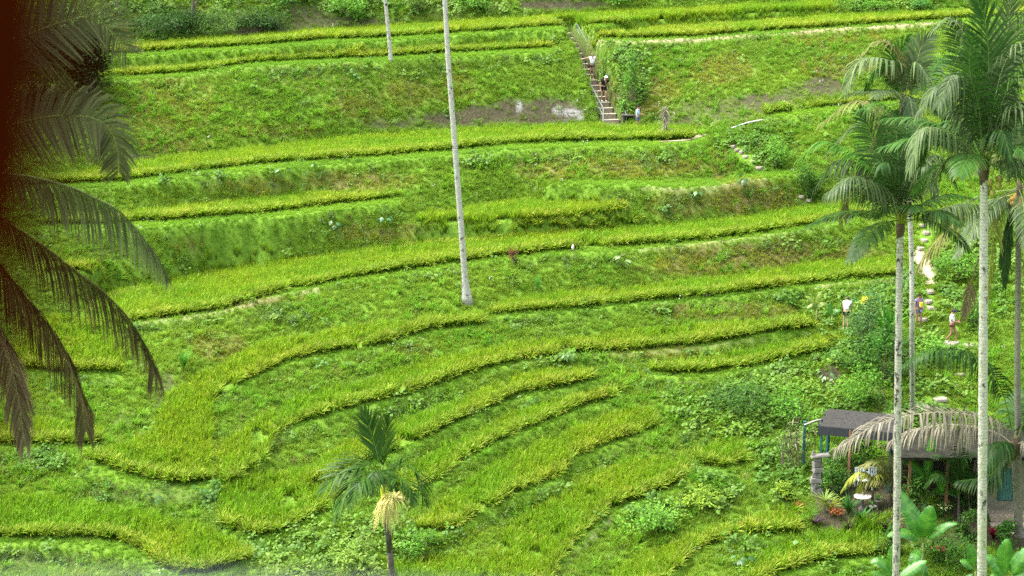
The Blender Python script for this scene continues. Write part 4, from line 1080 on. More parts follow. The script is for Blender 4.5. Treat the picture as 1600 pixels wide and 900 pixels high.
p5, c5 = palm('squat palm at the right edge in front of the house, spreading grey dead fronds', [(1586, 700), (1589, 760), (1593, 838)], hb[1], [.17, .185, .20], BARK_GREY, [
    ([(1584, 690), (1570, 625, -.8), (1545, 575, -1.4), (1500, 550, -1.9), (1450, 550, -2.3), (1412, 572, -2.6)], dict(L=1.75, hang=(.85, .8), tone='dark', sweep=.35, n=62, width=.036, start=.28, lift=.6, jit_=2.0, hangp=1.2)),
    ([(1584, 690), (1560, 662, -.5), (1500, 646, -1.2), (1440, 646, -1.8), (1372, 662, -2.4), (1310, 700, -2.8)], dict(L=2.15, hang=(.82, .76), tone='dead', sweep=.5, n=88, width=.030, start=.08, lift=.65, jit_=2.4, gap=.05, hangp=1.2)),
    ([(1584, 696), (1556, 676, .2), (1500, 664, .3), (1440, 668, .3), (1390, 690, .3)], dict(L=1.5, hang=(.9, .85), tone='dead', sweep=.5, n=72, width=.030, start=.15, jit_=3.5, gap=.15, lift=.5)),
    ([(1585, 696), (1566, 720, -.5), (1545, 745, -.8), (1500, 752, -1.0)], dict(L=1.2, hang=(.6, .6), tone='dark', width=.03)),
    ([(1586, 694), (1605, 655, -.4), (1640, 650, -.8), (1690, 690, -1.0)], dict(L=1.5, hang=(.8, .8), tone='slate', width=.04)),
    ([(1586, 694), (1588, 640, .8), (1600, 610, 1.4), (1630, 610, 2.0)], dict(L=1.4, hang=(.7, .7), tone='green', width=.035)),
    ([(1585, 696), (1570, 690, -1.0), (1552, 700, -1.8), (1536, 735, -2.4)], dict(L=1.2, hang=(.8, .8), tone='dark', width=.035)),
    ([(1587, 696), (1604, 690, -.6), (1622, 715, -1.0), (1632, 770, -1.2)], dict(L=1.3, hang=(.8, .8), tone='dead', width=.035)),
], seed=15, base_hit=True, flare=1.3, fdef=dict(n=52), group='coconut palms')

# left palm, nearer the camera: its crown and trunk stand just outside the picture
pl_, cl = palm('near coconut palm at the left edge, only its drooping frond ends in view', [(-70, 285), (-76, 500), (-82, 900), (-86, 1200)], 30.0, [.15, .16, .17, .18], BARK_GREY, [
    ([(-60, 270), (-10, 90), (47, 54), (105, 32), (138, 26), (165, 40), (196, 78)], dict(L=.85, hang=(.06, .06), tone='shade', sweep=.5, face=(0, -1, .25), n=92, width=.0125, lift=.0, start=.2)),
    ([(-60, 272), (-20, 205), (26, 194), (75, 182), (113, 181), (146, 184), (169, 199), (184, 232), (186, 268)], dict(L=.8, hang=(.1, .5), tone='shade', sweep=.35, face=(0, -1, .35), n=104, width=.013, lift=.0, start=.2)),
    ([(-60, 280), (-20, 270), (17, 272), (66, 280), (113, 293), (150, 310), (180, 325), (208, 352), (235, 385), (258, 424)], dict(L=1.08, hang=(.85, .92), tone='mid', sweep=.4, roll=.55, n=108, width=.0135, start=.15, lift=.0)),
    ([(-60, 285), (-20, 320), (23, 354), (75, 389), (116, 421), (156, 451), (195, 489), (216, 520), (232, 548), (243, 588)], dict(L=1.2, hang=(.8, .9), tone='umber', sweep=.6, roll=.5, n=118, width=.0128, start=.15, lift=.0)),
    ([(-62, 290), (-35, 360), (0, 414), (28, 451), (58, 487), (80, 518), (98, 548), (114, 585), (127, 622), (134, 672)], dict(L=1.12, hang=(.75, .8), tone='umber', sweep=.6, roll=.7, n=118, width=.0128, start=.15, lift=.0)),
    ([(-64, 295), (-40, 430), (-15, 500), (6, 540), (20, 580), (30, 627), (38, 690)], dict(L=.95, hang=(.6, .6), tone='tan', sweep=.7, roll=.9, n=100, width=.014, start=.15, lift=.0)),
    ([(-62, 275), (-30, 150), (20, 100), (60, 95), (92, 112), (112, 136)], dict(L=.6, hang=(.5, .5), tone='shade', sweep=.6, roll=.8, n=70, width=.012, start=.3)),
    ([(-62, 270), (-40, 60), (0, -40), (60, -70)], dict(L=.7, hang=(.4, .4), tone='green', n=56)),
    ([(-64, 270), (-110, 60), (-180, 10), (-260, 60)], dict(L=.7, hang=(.5, .5), tone='green', n=50)),
    ([(-66, 280), (-140, 230), (-220, 260), (-290, 360)], dict(L=.7, hang=(.7, .7), tone='green', n=50)),
    ([(-66, 285), (-120, 340), (-180, 420), (-220, 540)], dict(L=.7, hang=(.7, .7), tone='olive', n=50)),
    ([(-66, 280), (-70, 200, 1.2), (-60, 170, 2.4), (-40, 220, 3.4)], dict(L=.7, hang=(.7, .7), tone='green', n=50)),
    ([(-66, 280), (-80, 190, -1.2), (-80, 190, -2.2), (-70, 280, -3.2)], dict(L=.7, hang=(.7, .7), tone='green', n=50)),
], seed=16, fdef=dict(rad=.02))

# areca palm in front, with its cream flower brush
pa, ca = palm('areca palm near the bottom edge with a yellow crown shaft and cream flower brush', [(603, 790), (606, 830), (610, 870), (614, 915)], 52.0, [.085, .09, .095, .1], BARK_DARK, [
    ([(597, 758), (593, 725), (584, 690, .1), (570, 645, .2)], dict(L=.78, hang=(.03, .03), tone='areca', sweep=1.0, face=(.2, -1, .1), n=44, start=.3, width=.017, lift=0, jit_=2.5)),
    ([(598, 758), (599, 720, .3), (602, 690, .5), (606, 660, .6)], dict(L=.65, hang=(.05, .05), tone='areca', sweep=1.0, face=(-.3, -1, .1), n=34, start=.3, width=.019, jit_=3.2)),
    ([(597, 757), (588, 728, -.2), (570, 722, -.4), (535, 735, -.6), (505, 765, -.7)], dict(L=.8, hang=(.3, .38), tone='areca', sweep=.8, n=34, start=.22, width=.019, jit_=3.2, roll=.5)),
    ([(597, 757), (584, 732, -.5), (560, 740, -.8), (538, 775, -1.0), (526, 806, -1.1)], dict(L=.85, hang=(.42, .4), tone='areca', sweep=.9, n=34, start=.25, width=.019, jit_=3.2, roll=.3)),
    ([(600, 757), (614, 736, -.1), (636, 728, -.3), (654, 745, -.5), (664, 785, -.6)], dict(L=.8, hang=(.32, .4), tone='areca', sweep=.8, n=34, start=.22, width=.019, jit_=3.2, roll=.2)),
    ([(597, 757), (580, 744, -.8), (560, 756, -1.3), (548, 785, -1.5)], dict(L=.7, hang=(.35, .4), tone='areca', sweep=.8, n=34, start=.3, width=.018, jit_=3)),
    ([(600, 757), (618, 746, -.7), (636, 756, -1.1), (646, 782, -1.3)], dict(L=.65, hang=(.35, .4), tone='areca', sweep=.8, n=34, start=.3, width=.018, jit_=3)),
    ([(599, 757), (610, 738, .3), (625, 722, .5), (640, 712, .6)], dict(L=.7, hang=(.3, .3), tone='areca', sweep=.8, n=34, start=.3, width=.016, jit_=2.5, roll=.4)),
    ([(598, 757), (608, 748, .5), (622, 758, 1.0), (628, 780, 1.3)], dict(L=.6, hang=(.6, .6), tone='areca', n=32, start=.3, width=.016, jit_=2.5)),
    ([(598, 757), (588, 742, .5), (576, 748, 1.0), (568, 768, 1.3)], dict(L=.6, hang=(.6, .6), tone='areca', n=32, start=.3, width=.016, jit_=2.5)),
    ([(598, 757), (596, 736, -.6), (590, 738, -1.0), (578, 770, -1.4)], dict(L=.65, hang=(.7, .7), tone='areca', n=30, start=.3, width=.016)),
    ([(598, 757), (603, 735, -.5), (606, 738, -.9), (614, 760, -1.2)], dict(L=.6, hang=(.7, .7), tone='areca', n=30, start=.3, width=.016)),
], seed=17, group=None, fibre=False, cat='areca palm', fdef=dict(rad=.016))
S_ = px([(598, 752), (599, 766), (602, 788), (603, 796)], 52.0)
rel(pa, MB().tube(S_, [.055, .085, .10, .085], 10)).build('crown_shaft', SHAFT, pa, smooth=True)
fb = px([(603, 786)], 52.0)[0]
strands(pa, fb + np.array((0.03, -.1, .05)), 260, .78, 8, (.52, .47, .17), 'flower_brush', .62, .0085, .78, el=(-.6, .9))
fb2 = px([(612, 778)], 52.0)[0]
strands(pa, fb2 + np.array((0.08, -.1, .02)), 110, .62, 9, (.52, .47, .17), 'flower_brush', .85, .0085, .5, el=(-.1, .9))
print('palms', round(time.time() - T0, 1))
# ------------------------------------------------------------------ stair and handrails
CONCRETE = plain('weathered_concrete', (0.26, 0.22, 0.155), .95, .35, 7, .5)
CONC_EDGE = plain('worn_concrete_edge', (0.31, 0.28, 0.21), .9, .2, 9, .4)
METAL = plain('grey_green_steel_pipe', (0.13, 0.16, 0.13), .5, .25, 9, .1, .5, .4)
METAL_W = plain('white_painted_pipe', (0.38, 0.39, 0.37), .5, .15, 9, .1, .5)
stair = empty('concrete_stair', STAIR_B, 'long straight flight of worn concrete steps climbing between two terraces', 'stair')
NST = 18
sd_ = (STAIR_T - STAIR_B); run = np.hypot(sd_[0], sd_[1]); rise = sd_[2] / NST; tr_ = run / NST
srz = math.atan2(sd_[1], sd_[0]) - math.pi / 2
def stair_pt(t, side=0.0, up=0.0):
    p = STAIR_B + sd_ * t
    return p + np.array((math.cos(srz) * side, math.sin(srz) * side, up))
for i in range(NST):
    wdt = 1.12 - .018 * i
    p = stair_pt((i + .5) / NST)
    top = STAIR_B[2] + rise * (i + 1)
    mb = MB().box((p[0], p[1] + .0, top - .045 - .3), (wdt, tr_ + .02, .6), rz=srz)
    rel(stair, mb).build('step', CONCRETE, stair, bevel=.015)
    n_ = np.array((-math.sin(srz), math.cos(srz), 0))
    q = p - n_ * (tr_ / 2 - .10)
    rel(stair, MB().box((q[0], q[1], top - .02), (wdt + .05, .28, .06), rz=srz)).build('nosing', CONC_EDGE, stair, bevel=.012)
def rail(label, side, t0, t1, nposts, mat, h=1.0):
    root = empty('handrail', stair_pt(t0, side), label, 'handrail', 'handrails of the stair')
    for k in range(nposts):
        t = t0 + (t1 - t0) * k / (nposts - 1)
        a = stair_pt(t, side); a2 = a + UP * h
        rel(root, MB().tube([a - UP * .35, a2], .034, 6)).build('post', METAL_W if k == 0 else mat, root)
    for hh in (h, h * .62):
        rel(root, MB().tube([stair_pt(t0, side, hh), stair_pt((t0 + t1) / 2, side, hh), stair_pt(t1, side, hh)], .034, 6)).build('rail', mat, root)
rail('steel handrail on the side of the stair nearer the tall bare palm', -.66, .03, .97, 7, METAL, 1.25)
rail('steel handrail on the bushy far side of the stair', .80, .0, .93, 7, METAL, 1.05)

# ------------------------------------------------------------------ people
SKIN = plain('skin', (0.33, 0.19, 0.125), .6, .12, 8, .05)
SKIN_T = plain('tanned_skin', (0.24, 0.125, 0.075), .6, .12, 8, .05)
CLOTH = {}
def cloth(c):
    if c not in CLOTH: CLOTH[c] = plain('cloth', c, .9, .18, 14, .25, .1)
    return CLOTH[c]
def skin_mesh(name, verts, edges, rad, mat, parent, rootv=0, levels=1):
    me = bpy.data.meshes.new(name)
    me.from_pydata([tuple(v) for v in verts], edges, []); me.materials.append(mat)
    o = obj(name, me, parent)
    md = o.modifiers.new('skin', 'SKIN'); md.use_smooth_shade = True
    sv = me.skin_vertices[0].data
    for i, r in enumerate(rad):
        sv[i].radius = (r, r) if not isinstance(r, tuple) else r
        sv[i].use_root = (i == rootv)
    ss = o.modifiers.new('smooth', 'SUBSURF'); ss.levels = levels; ss.render_levels = levels
    return o
def person(label, feet, rz, H=1.7, pose=None, shirt=(.7, .7, .7), shorts=(.03, .03, .035), shoes=(.6, .6, .6), hair=(.03, .022, .018), skin=SKIN, cap=None, sleeves=.45, legs=.5, longhair=False, bag=None):
    """local axes: x to the person's left, -y forward, z up; heights for a 1.7 m body"""
    J = dict(pelvis=(0, 0, .95), waist=(0, 0, 1.10), chest=(0, -.01, 1.30), neck=(0, 0, 1.46), head=(0, -.02, 1.57), top=(0, -.01, 1.66),
             sl=(.18, 0, 1.40), el=(.23, .02, 1.13), wl=(.24, -.06, .88), sr=(-.18, 0, 1.40), er=(-.23, .02, 1.13), wr=(-.24, -.06, .88),
             hl=(.09, 0, .90), kl=(.10, -.02, .50), al=(.10, .03, .09), tl=(.11, -.14, .035), hr=(-.09, 0, .90), kr=(-.10, -.02, .50), ar=(-.10, .03, .09), tr=(-.11, -.14, .035))
    J.update(pose or {})
    J = {k: np.array(v, float) for k, v in J.items()}
    root = empty('person', feet, label, 'person', None, rz)
    root.scale = (H * 1.09 / 1.7,) * 3
    names = ['pelvis', 'waist', 'chest', 'neck', 'head', 'top', 'sl', 'el', 'wl', 'sr', 'er', 'wr', 'hl', 'kl', 'al', 'tl', 'hr', 'kr', 'ar', 'tr']
    rad = [(.14, .10), (.125, .095), (.145, .105), .052, (.078, .095), (.055, .065), .058, .042, .028, .058, .042, .028, .085, .055, .038, .032, .085, .055, .038, .032]
    V = [J[n] for n in names]; ix = {n: i for i, n in enumerate(names)}
    E = [(ix[a], ix[b]) for a, b in [('pelvis', 'waist'), ('waist', 'chest'), ('chest', 'neck'), ('neck', 'head'), ('head', 'top'), ('chest', 'sl'), ('sl', 'el'), ('el', 'wl'), ('chest', 'sr'), ('sr', 'er'), ('er', 'wr'), ('pelvis', 'hl'), ('hl', 'kl'), ('kl', 'al'), ('al', 'tl'), ('pelvis', 'hr'), ('hr', 'kr'), ('kr', 'ar'), ('ar', 'tr')]]
    for s, (e, w) in ((1, ('el', 'wl')), (-1, ('er', 'wr'))):       # palms with five bent fingers
        d = J[w] - J[e]; d /= np.linalg.norm(d)
        sd = np.cross(d, (0, -1.0, .2)); sd /= np.linalg.norm(sd) + 1e-6
        f = np.cross(sd, d)
        pi = len(V); V.append(J[w] + d * .075); rad.append((.036, .018)); E.append((ix[w], pi))
        for k, (off, ln) in enumerate(((-.030, .062), (-.010, .075), (.010, .078), (.030, .066))):
            a = len(V); V += [J[w] + d * .10 + sd * off, J[w] + d * (.10 + ln * .55) + sd * off * 1.15 + f * .012, J[w] + d * (.10 + ln * .9) + sd * off * 1.15 + f * .036]
            rad += [.010, .009, .007]; E += [(pi, a), (a, a + 1), (a + 1, a + 2)]
        a = len(V); V += [J[w] + d * .045 + sd * .045 * s, J[w] + d * .085 + sd * .062 * s + f * .02]; rad += [.011, .008]; E += [(pi, a), (a, a + 1)]
    skin_mesh('body', V, E, rad, skin, root)
    hd = J['head']; fw = np.array((0, -1.0, 0)); hd_dir = (J['top'] - J['neck']); hd_dir /= np.linalg.norm(hd_dir)
    MB().blob(hd + np.array((0, -.098, -.012)), (.014, .02, .02), 1, 6, 5, 0).build('nose', skin, root, smooth=True)
    for s in (1, -1):
        MB().blob(hd + np.array((.032 * s, -.086, .022)), (.012, .008, .008), 2, 6, 5, 0).build('eye', cloth((.03, .025, .02)), root, smooth=True)
        MB().blob(hd + np.array((.085 * s, .0, .0)), (.012, .022, .032), 3, 6, 5, 0).build('ear', skin, root, smooth=True)
    MB().blob(hd + np.array((0, -.088, -.045)), (.026, .008, .008), 4, 6, 5, 0).build('mouth', cloth((.28, .09, .08)), root, smooth=True)
    hm = MB().blob(hd + np.array((0, .028, .05)), (.093, .10, .085), 5, 10, 7, .05)
    if longhair: hm.blob(hd + np.array((0, .085, -.07)), (.08, .05, .15), 6, 8, 6, .06)
    hm.build('hair', cloth(hair), root, smooth=True)
    if cap is not None:
        cm = MB().blob(hd + np.array((0, .0, .062)), (.104, .112, .075), 7, 12, 7, .0)
        cm.box(hd + np.array((0, -.135, .055)), (.15, .10, .014), taper=.8)
        cm.build('cap', cloth(cap), root, smooth=True)
    lerp = lambda a, b, t: J[a] + (J[b] - J[a]) * t
    sv = [J['pelvis'] + (0, 0, .02), J['waist'], J['chest'], lerp('chest', 'neck', .8), J['sl'], lerp('sl', 'el', sleeves), J['sr'], lerp('sr', 'er', sleeves)]
    skin_mesh('shirt', sv, [(0, 1), (1, 2), (2, 3), (2, 4), (4, 5), (2, 6), (6, 7)], [(.165, .125), (.15, .118), (.165, .125), .07, .078, .066, .078, .066], cloth(shirt), root)
    pv = [J['pelvis'] + (0, 0, .05), J['hl'], lerp('hl', 'kl', legs), J['hr'], lerp('hr', 'kr', legs)]
    skin_mesh('shorts', pv, [(0, 1), (1, 2), (0, 3), (3, 4)], [(.155, .118), .105, .088, .105, .088], cloth(shorts), root)
    for a, t in (('al', 'tl'), ('ar', 'tr')):
        skin_mesh('shoe', [J[a] + (0, .03, -.045), (J[a] + J[t]) / 2 + (0, 0, -.01), J[t]], [(0, 1), (1, 2)], [.048, .046, .04], cloth(shoes), root)
    if bag is not None:
        MB().box(J['waist'] + np.array((.02, -.17, .08)), (.17, .09, .24)).build('pouch_bag', cloth(bag), root, bevel=.02)
    return root
def stair_t(v):
    ts = np.linspace(0, 1, 200); P = STAIR_B + sd_ * ts[:, None]
    return float(np.interp(-v, -project(P[:, 0], P[:, 1], P[:, 2])[1], ts)) if False else float(ts[np.argmin(np.abs(project(P[:, 0], P[:, 1], P[:, 2])[1] - v))])
def on_stair(v, side):
    i = int(round(stair_t(v) * NST)); i = min(max(i, 1), NST)
    p = stair_pt((i - .55) / NST, side); p[2] = STAIR_B[2] + rise * i + .012
    return p
person('woman in a white sleeveless top and dark shorts holding the stair rails with spread arms', on_stair(121, .22), R(8), 1.66,
       pose=dict(el=(.33, -.02, 1.20), wl=(.50, -.10, 1.02), er=(-.42, .0, 1.36), wr=(-.66, -.04, 1.30), kl=(.10, -.05, .50), al=(.08, .02, .10), tl=(.09, -.14, .04)),
       shirt=(.72, .74, .80), shorts=(.035, .035, .045), shoes=(.65, .35, .38), hair=(.16, .11, .06), sleeves=.12, legs=.42)
person('man in a black polo shirt and black shorts stepping down the stair, white cap', on_stair(157, .18), R(14), 1.74,
       pose=dict(chest=(.04, -.12, 1.24), waist=(.01, -.04, 1.07), neck=(.07, -.20, 1.37), head=(.09, -.26, 1.45), top=(.10, -.27, 1.54), sl=(.21, -.14, 1.33), el=(.32, -.18, 1.08), wl=(.40, -.30, .88), sr=(-.13, -.12, 1.34), er=(-.23, -.06, 1.08), wr=(-.22, -.12, .83),
                 kl=(.13, -.16, .52), al=(.13, -.12, .08), tl=(.15, -.28, .03)),
       shirt=(.012, .012, .015), shorts=(.012, .012, .016), shoes=(.55, .55, .55), hair=(.5, .48, .45), cap=(.75, .73, .70), sleeves=.6, legs=.72)
gp = at_z(996, 206, np.interp(996, TER[4]['us'], TER[4]['zl']))
person('person in a light blue shirt standing behind the rice at the stair foot', gp, R(70), 1.62,
       pose=dict(el=(.20, -.02, 1.14), wl=(.12, -.26, 1.12), er=(-.20, -.02, 1.14), wr=(-.10, -.28, 1.14), head=(0, -.05, 1.56), top=(0, -.06, 1.65)), shirt=(.40, .62, .78), shorts=(.10, .12, .2), hair=(.02, .015, .014), skin=SKIN_T, sleeves=.7)
def stand(u, v): return hit(u, v)
person('person in a white shirt and dark cap walking along the path between palm trunks', stand(1486, 536), R(62), 1.72,
       pose=dict(kl=(.09, -.22, .52), al=(.09, -.20, .10), tl=(.10, -.36, .045), kr=(-.09, -.02, .50), ar=(-.09, .26, .16), tr=(-.10, .12, .05), el=(.20, .0, 1.14), wl=(.14, -.26, 1.10), er=(-.22, -.02, 1.14), wr=(-.14, -.28, 1.12), head=(0, -.06, 1.56), top=(0, -.07, 1.65)),
       shirt=(.74, .76, .78), shorts=(.16, .08, .05), shoes=(.6, .6, .6), hair=(.03, .02, .02), cap=(.03, .03, .04), sleeves=.8, legs=.35, skin=SKIN_T)
person('man in a purple shirt with a yellow pouch coming down the stone path', stand(1434, 512), R(25), 1.74, shirt=(.15, .12, .25), shorts=(.16, .16, .30), shoes=(.2, .12, .08), hair=(.02, .015, .014), skin=SKIN_T, bag=(.55, .45, .05),
       pose=dict(kl=(.10, -.10, .52), al=(.10, -.05, .10), wl=(.12, -.22, 1.05), el=(.24, .0, 1.14)))
person('person in a white top and black shorts half hidden by the grey green shrub', stand(1321, 515), R(160), 1.68, shirt=(.62, .66, .72), shorts=(.015, .015, .02), hair=(.05, .04, .03), pose=dict(waist=(0, -.05, 1.10), chest=(0, -.16, 1.27), neck=(0, -.26, 1.40), head=(0, -.34, 1.48), top=(0, -.36, 1.57), sl=(.18, -.18, 1.36), sr=(-.18, -.18, 1.36), el=(.22, -.22, 1.10), er=(-.22, -.22, 1.10), wl=(.2, -.36, .9), wr=(-.2, -.36, .9)))

# ------------------------------------------------------------------ paths of stones
STONE = plain('pale_path_stone', (0.20, 0.178, 0.135), .95, .25, 5, .6)
STONE_G = plain('grey_carved_stone', (0.12, 0.113, 0.10), .95, .45, 5, .9)
SAND = plain('sandy_trodden_earth', (0.25, 0.205, 0.14), 1.0, .22, 3, .5)
def stone_path(name, L):
    p0 = hit(L[0][0], L[0][1])
    root = bpy.data.objects.new(name, None); root.location = p0; C.objects.link(root); root['kind'] = 'structure'
    for i, (u, v, w, h) in enumerate(L):
        p = hit(u, v); pp = FPX / (p[1] * cp - p[2] * sp)
        wx = w / pp; wy = max(.3, h / pp / .28)
        rg = np.random.default_rng(i); k = 9
        th = np.arange(k) / k * 6.283; rr = rg.uniform(.82, 1.1, k)
        ring = np.stack([np.cos(th) * rr * wx / 2, np.sin(th) * rr * wy / 2], -1)
        zz = p[2] + .07
        V = np.concatenate([np.c_[ring * 1.05 + p[:2], np.full(k, zz - .14)], np.c_[ring * 1.0 + p[:2], np.full(k, zz - .03)], np.c_[ring * .92 + p[:2], zz + rg.uniform(0, .012, k)]])
        F = [(a * k + j, a * k + (j + 1) % k, (a + 1) * k + (j + 1) % k, (a + 1) * k + j) for a in range(2) for j in range(k)] + [tuple(2 * k + j for j in range(k))]
        mb = MB(); mb.add(V, F)
        rel(root, mb).build('stone', STONE, root)
    return root
stone_path('stone_steps', [(1145, 229, 9, 4), (1151, 234, 8, 4), (1158, 238, 8, 4), (1164, 245, 10, 5), (1177, 252, 8, 4), (1186, 262, 14, 5), (1252, 308, 10, 4), (1264, 314, 10, 4)])
stone_path('stone_path', [(1441, 352, 12, 5), (1447, 364, 13, 5), (1444, 376, 13, 5), (1438, 388, 14, 6), (1452, 455, 14, 8), (1450, 472, 14, 5), (1454, 481, 12, 5), (1441, 498, 16, 6), (1428, 508, 10, 6), (1486, 537, 26, 6), (1516, 540, 24, 5), (1500, 585, 18, 6), (1488, 603, 18, 6), (1468, 624, 24, 7), (1446, 634, 36, 9)])
def ribbon(name, pts, half, mat, lift=.03):
    P = []
    for u, v in pts: P.append(hit(u, v))
    Cc, _ = smooth_curve(P, 40)
    T = np.gradient(Cc[:, :2], axis=0); T /= np.linalg.norm(T, axis=1)[:, None]
    N = np.stack([-T[:, 1], T[:, 0]], -1)
    hw = np.interp(np.linspace(0, 1, 40), np.linspace(0, 1, len(half)), half) * RNG.uniform(.8, 1.2, 40)
    rows = []
    for k in np.linspace(-1, 1, 6):
        q = Cc[:, :2] + N * (hw * k)[:, None]
        rows.append(np.c_[q, ground(q[:, 0], q[:, 1]) + lift])
    V = np.stack(rows, 1).reshape(-1, 3)
    F = [(i * 6 + j, i * 6 + j + 1, (i + 1) * 6 + j + 1, (i + 1) * 6 + j) for i in range(39) for j in range(5)]
    o = obj(name, mesh_np(name, V, F4=np.array(F), mat=mat, smooth=True)); o['kind'] = 'structure'; return o
ribbon('footpath', [(1433, 392), (1440, 408), (1448, 424), (1452, 438), (1456, 446)], [.35, .45, .5, .4, .25], SAND, .06)
ribbon('footpath', [(1030, 222), (1060, 221), (1082, 217), (1102, 210)], [.12, .2, .3, .2], SAND, .05)
pipe = MB(); ga, gb = hit(1143, 203), hit(1191, 191)
pipe.tube([ga + UP * .12, (ga + gb) / 2 + UP * .2, gb + UP * .12], .045, 6)
tag(pipe.build('water_pipe', METAL_W), 'thin pale pipe lying along the grass right of the stair foot', 'pipe')

# ------------------------------------------------------------------ small things on the slope
BLACK = plain('black_plastic_and_recess_shade', (0.012, 0.012, 0.013), .5, .3, 6, .3)
pb = at_z(845, 200, np.interp(845, TER[4]['us'], TER[4]['zl']))
mb = MB(); mb.blob(pb + np.array((-.2, .1, .55)), (.30, .25, .26), 1, 10, 7, .14); mb.blob(pb + np.array((.22, .1, .53)), (.26, .25, .24), 2, 10, 7, .14)
mb.blob(pb + np.array((0, .1, .3)), (.42, .24, .34), 3, 10, 7, .14)
tag(mb.build('plastic_bundle', BLACK, smooth=True), 'small black bundle at the foot of the lime stained earth bank', 'bundle')
# a low dark recess in the bank beside the stair
pd = at_z(985, 205, np.interp(985, TER[4]['us'], TER[4]['zl'])) + np.array((0, .5, 0))
cul = empty('culvert', pd, 'low dark culvert mouth beside the foot of the stair, under a thin beam', 'culvert')
WOODD = plain('dark_beam', (.05, .045, .04), .95, .4, 8, .5)
for nm, c, s, m in (('side_wall', (-.42, .5, .45), (.12, 1.0, .9), WOODD), ('side_wall', (.42, .5, .45), (.12, 1.0, .9), WOODD), ('lintel', (0, .45, .96), (1.1, 1.0, .07), WOODD), ('shade_panel', (0, .9, .45), (.72, .1, .9), BLACK)):  # black panel at the back stands in for the shade inside the recess
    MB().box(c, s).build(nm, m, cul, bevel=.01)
# stick with a rag, and a dry bundled stalk
WOOD = plain('grey_weathered_wood', (0.17, 0.135, 0.10), .95, .4, 8, .6)
ps = hit(897, 406)
st = empty('marker_stick', ps, 'thin stick with a scrap of white rag standing on the bund', 'stick')
rel(st, MB().tube([ps - UP * .1, ps + np.array((-.03, 0, .5)), ps + np.array((-.06, 0, 1.0))], [.025, .022, .018], 6)).build('pole', WOOD, st)
rel(st, MB().blob(ps + np.array((-.08, -.02, .72)), (.07, .04, .16), 4, 8, 6, .3)).build('rag', cloth((.5, .48, .45)), st, smooth=True)
# ------------------------------------------------------------------ bushes, rosettes, bananas
def leafcloud(name, root, c, r, n, ls, cols, seed, lobes=7, wid=.4, hang=0.0, stuff=True, shape=None, mat=None):
    """many separate leaves filling several overlapping clumps, with gaps between the clumps"""
    rg = np.random.default_rng(seed); r = np.asarray(r, float)
    lc = rg.normal(0, .42, (lobes, 3)); lc /= np.maximum(1, np.linalg.norm(lc, axis=1) / .75)[:, None]
    lr = rg.uniform(.30, .55, lobes)
    if shape is not None: lc, lr = np.array([s[:3] for s in shape]), np.array([s[3] for s in shape]); lobes = len(lr)
    k = rg.integers(0, lobes, n)
    d = rg.normal(0, 1, (n, 3)); d /= np.linalg.norm(d, axis=1)[:, None]
    rad = lr[k] * (rg.uniform(.25, 1.08, n) ** .6)
    p = (lc[k] + d * rad[:, None]) * r + np.asarray(c)
    tone = rg.uniform(.75, 1.3, lobes)[k]
    cols = np.asarray(cols, float)
    a = np.arctan2(d[:, 1], d[:, 0]) + rg.normal(0, .9, n)
    e = np.clip(rg.normal(.05, .45, n) - hang, -1.3, 1.2)
    l = ls * rg.uniform(.6, 1.25, n); w = l * wid * .5
    D = np.stack([np.cos(a) * np.cos(e), np.sin(a) * np.cos(e), np.sin(e)], -1)
    S = np.stack([-np.sin(a), np.cos(a), rg.normal(0, .4, n)], -1); S /= np.linalg.norm(S, axis=1)[:, None]
    N = np.cross(D, S)
    l_, w_ = l[:, None], w[:, None]
    V = np.stack([p, p + D * l_ * .45 + S * w_ - N * w_ * .25, p + D * l_ * .5 + N * l_ * .03, p + D * l_ * .45 - S * w_ - N * w_ * .25, p + D * l_ - N * l_ * .15], 1)
    t = rg.random((n, 1)); cc = (cols[0] * (1 - t) + cols[1] * t) * (tone * rg.uniform(.8, 1.2, n))[:, None]
    CC = np.repeat(cc[:, None], 5, 1) * np.array([.9, 1, .95, 1, 1.08])[None, :, None]
    b = (np.arange(n) * 5)[:, None]
    F3 = np.concatenate([b + np.array([[0, 1, 2]]), b + np.array([[0, 2, 3]]), b + np.array([[1, 4, 2]]), b + np.array([[2, 4, 3]])])
    me = mesh_np(name, V.reshape(-1, 3) - (np.array(root.location) if root is not None else 0), F3=F3, mat=mat or MAT_LEAF, col=np.clip(CC.reshape(-1, 3), 0, 1))
    o = obj(name, me, root)
    if stuff and root is not None: o['kind'] = 'stuff'
    return o, lc * r + np.asarray(c)
TWIG = plain('twig_bark', (0.10, 0.08, 0.055), .95, .4, 9, .5)
def bush(name, label, u, v, wpx, hpx, n, ls, cols, seed, cat='shrub', group=None, wid=.42, hang=0.0, depth=None, lobes=7, trunk_r=.03):
    b = hit(u, v); pp = FPX / (b[1] * cp - b[2] * sp)
    rx, rz = wpx / pp / 2, hpx / pp / 2
    c = b + UP * rz * .98
    root = empty(name, b, label, cat, group)
    o, lcs = leafcloud('foliage', root, c, (rx * 1.15, (depth or rx) * 1.0, rz * 1.15), n, ls, cols, seed, wid=wid, hang=hang, lobes=lobes)
    mb = MB()
    for q in lcs[:5]:
        m_ = (b + q) / 2 + np.array((.05, 0, .05))
        mb.tube([b - UP * .1, m_, q], [trunk_r, trunk_r * .7, trunk_r * .3], 5)
    rel(root, mb).build('stems', TWIG, root)
    return root
GRN = [(.045, .13, .012), (.10, .24, .018)]; DKG = [(.022, .07, .009), (.055, .135, .016)]; LIM = [(.11, .20, .012), (.19, .28, .025)]; GRY = [(.04, .12, .028), (.10, .20, .058)]
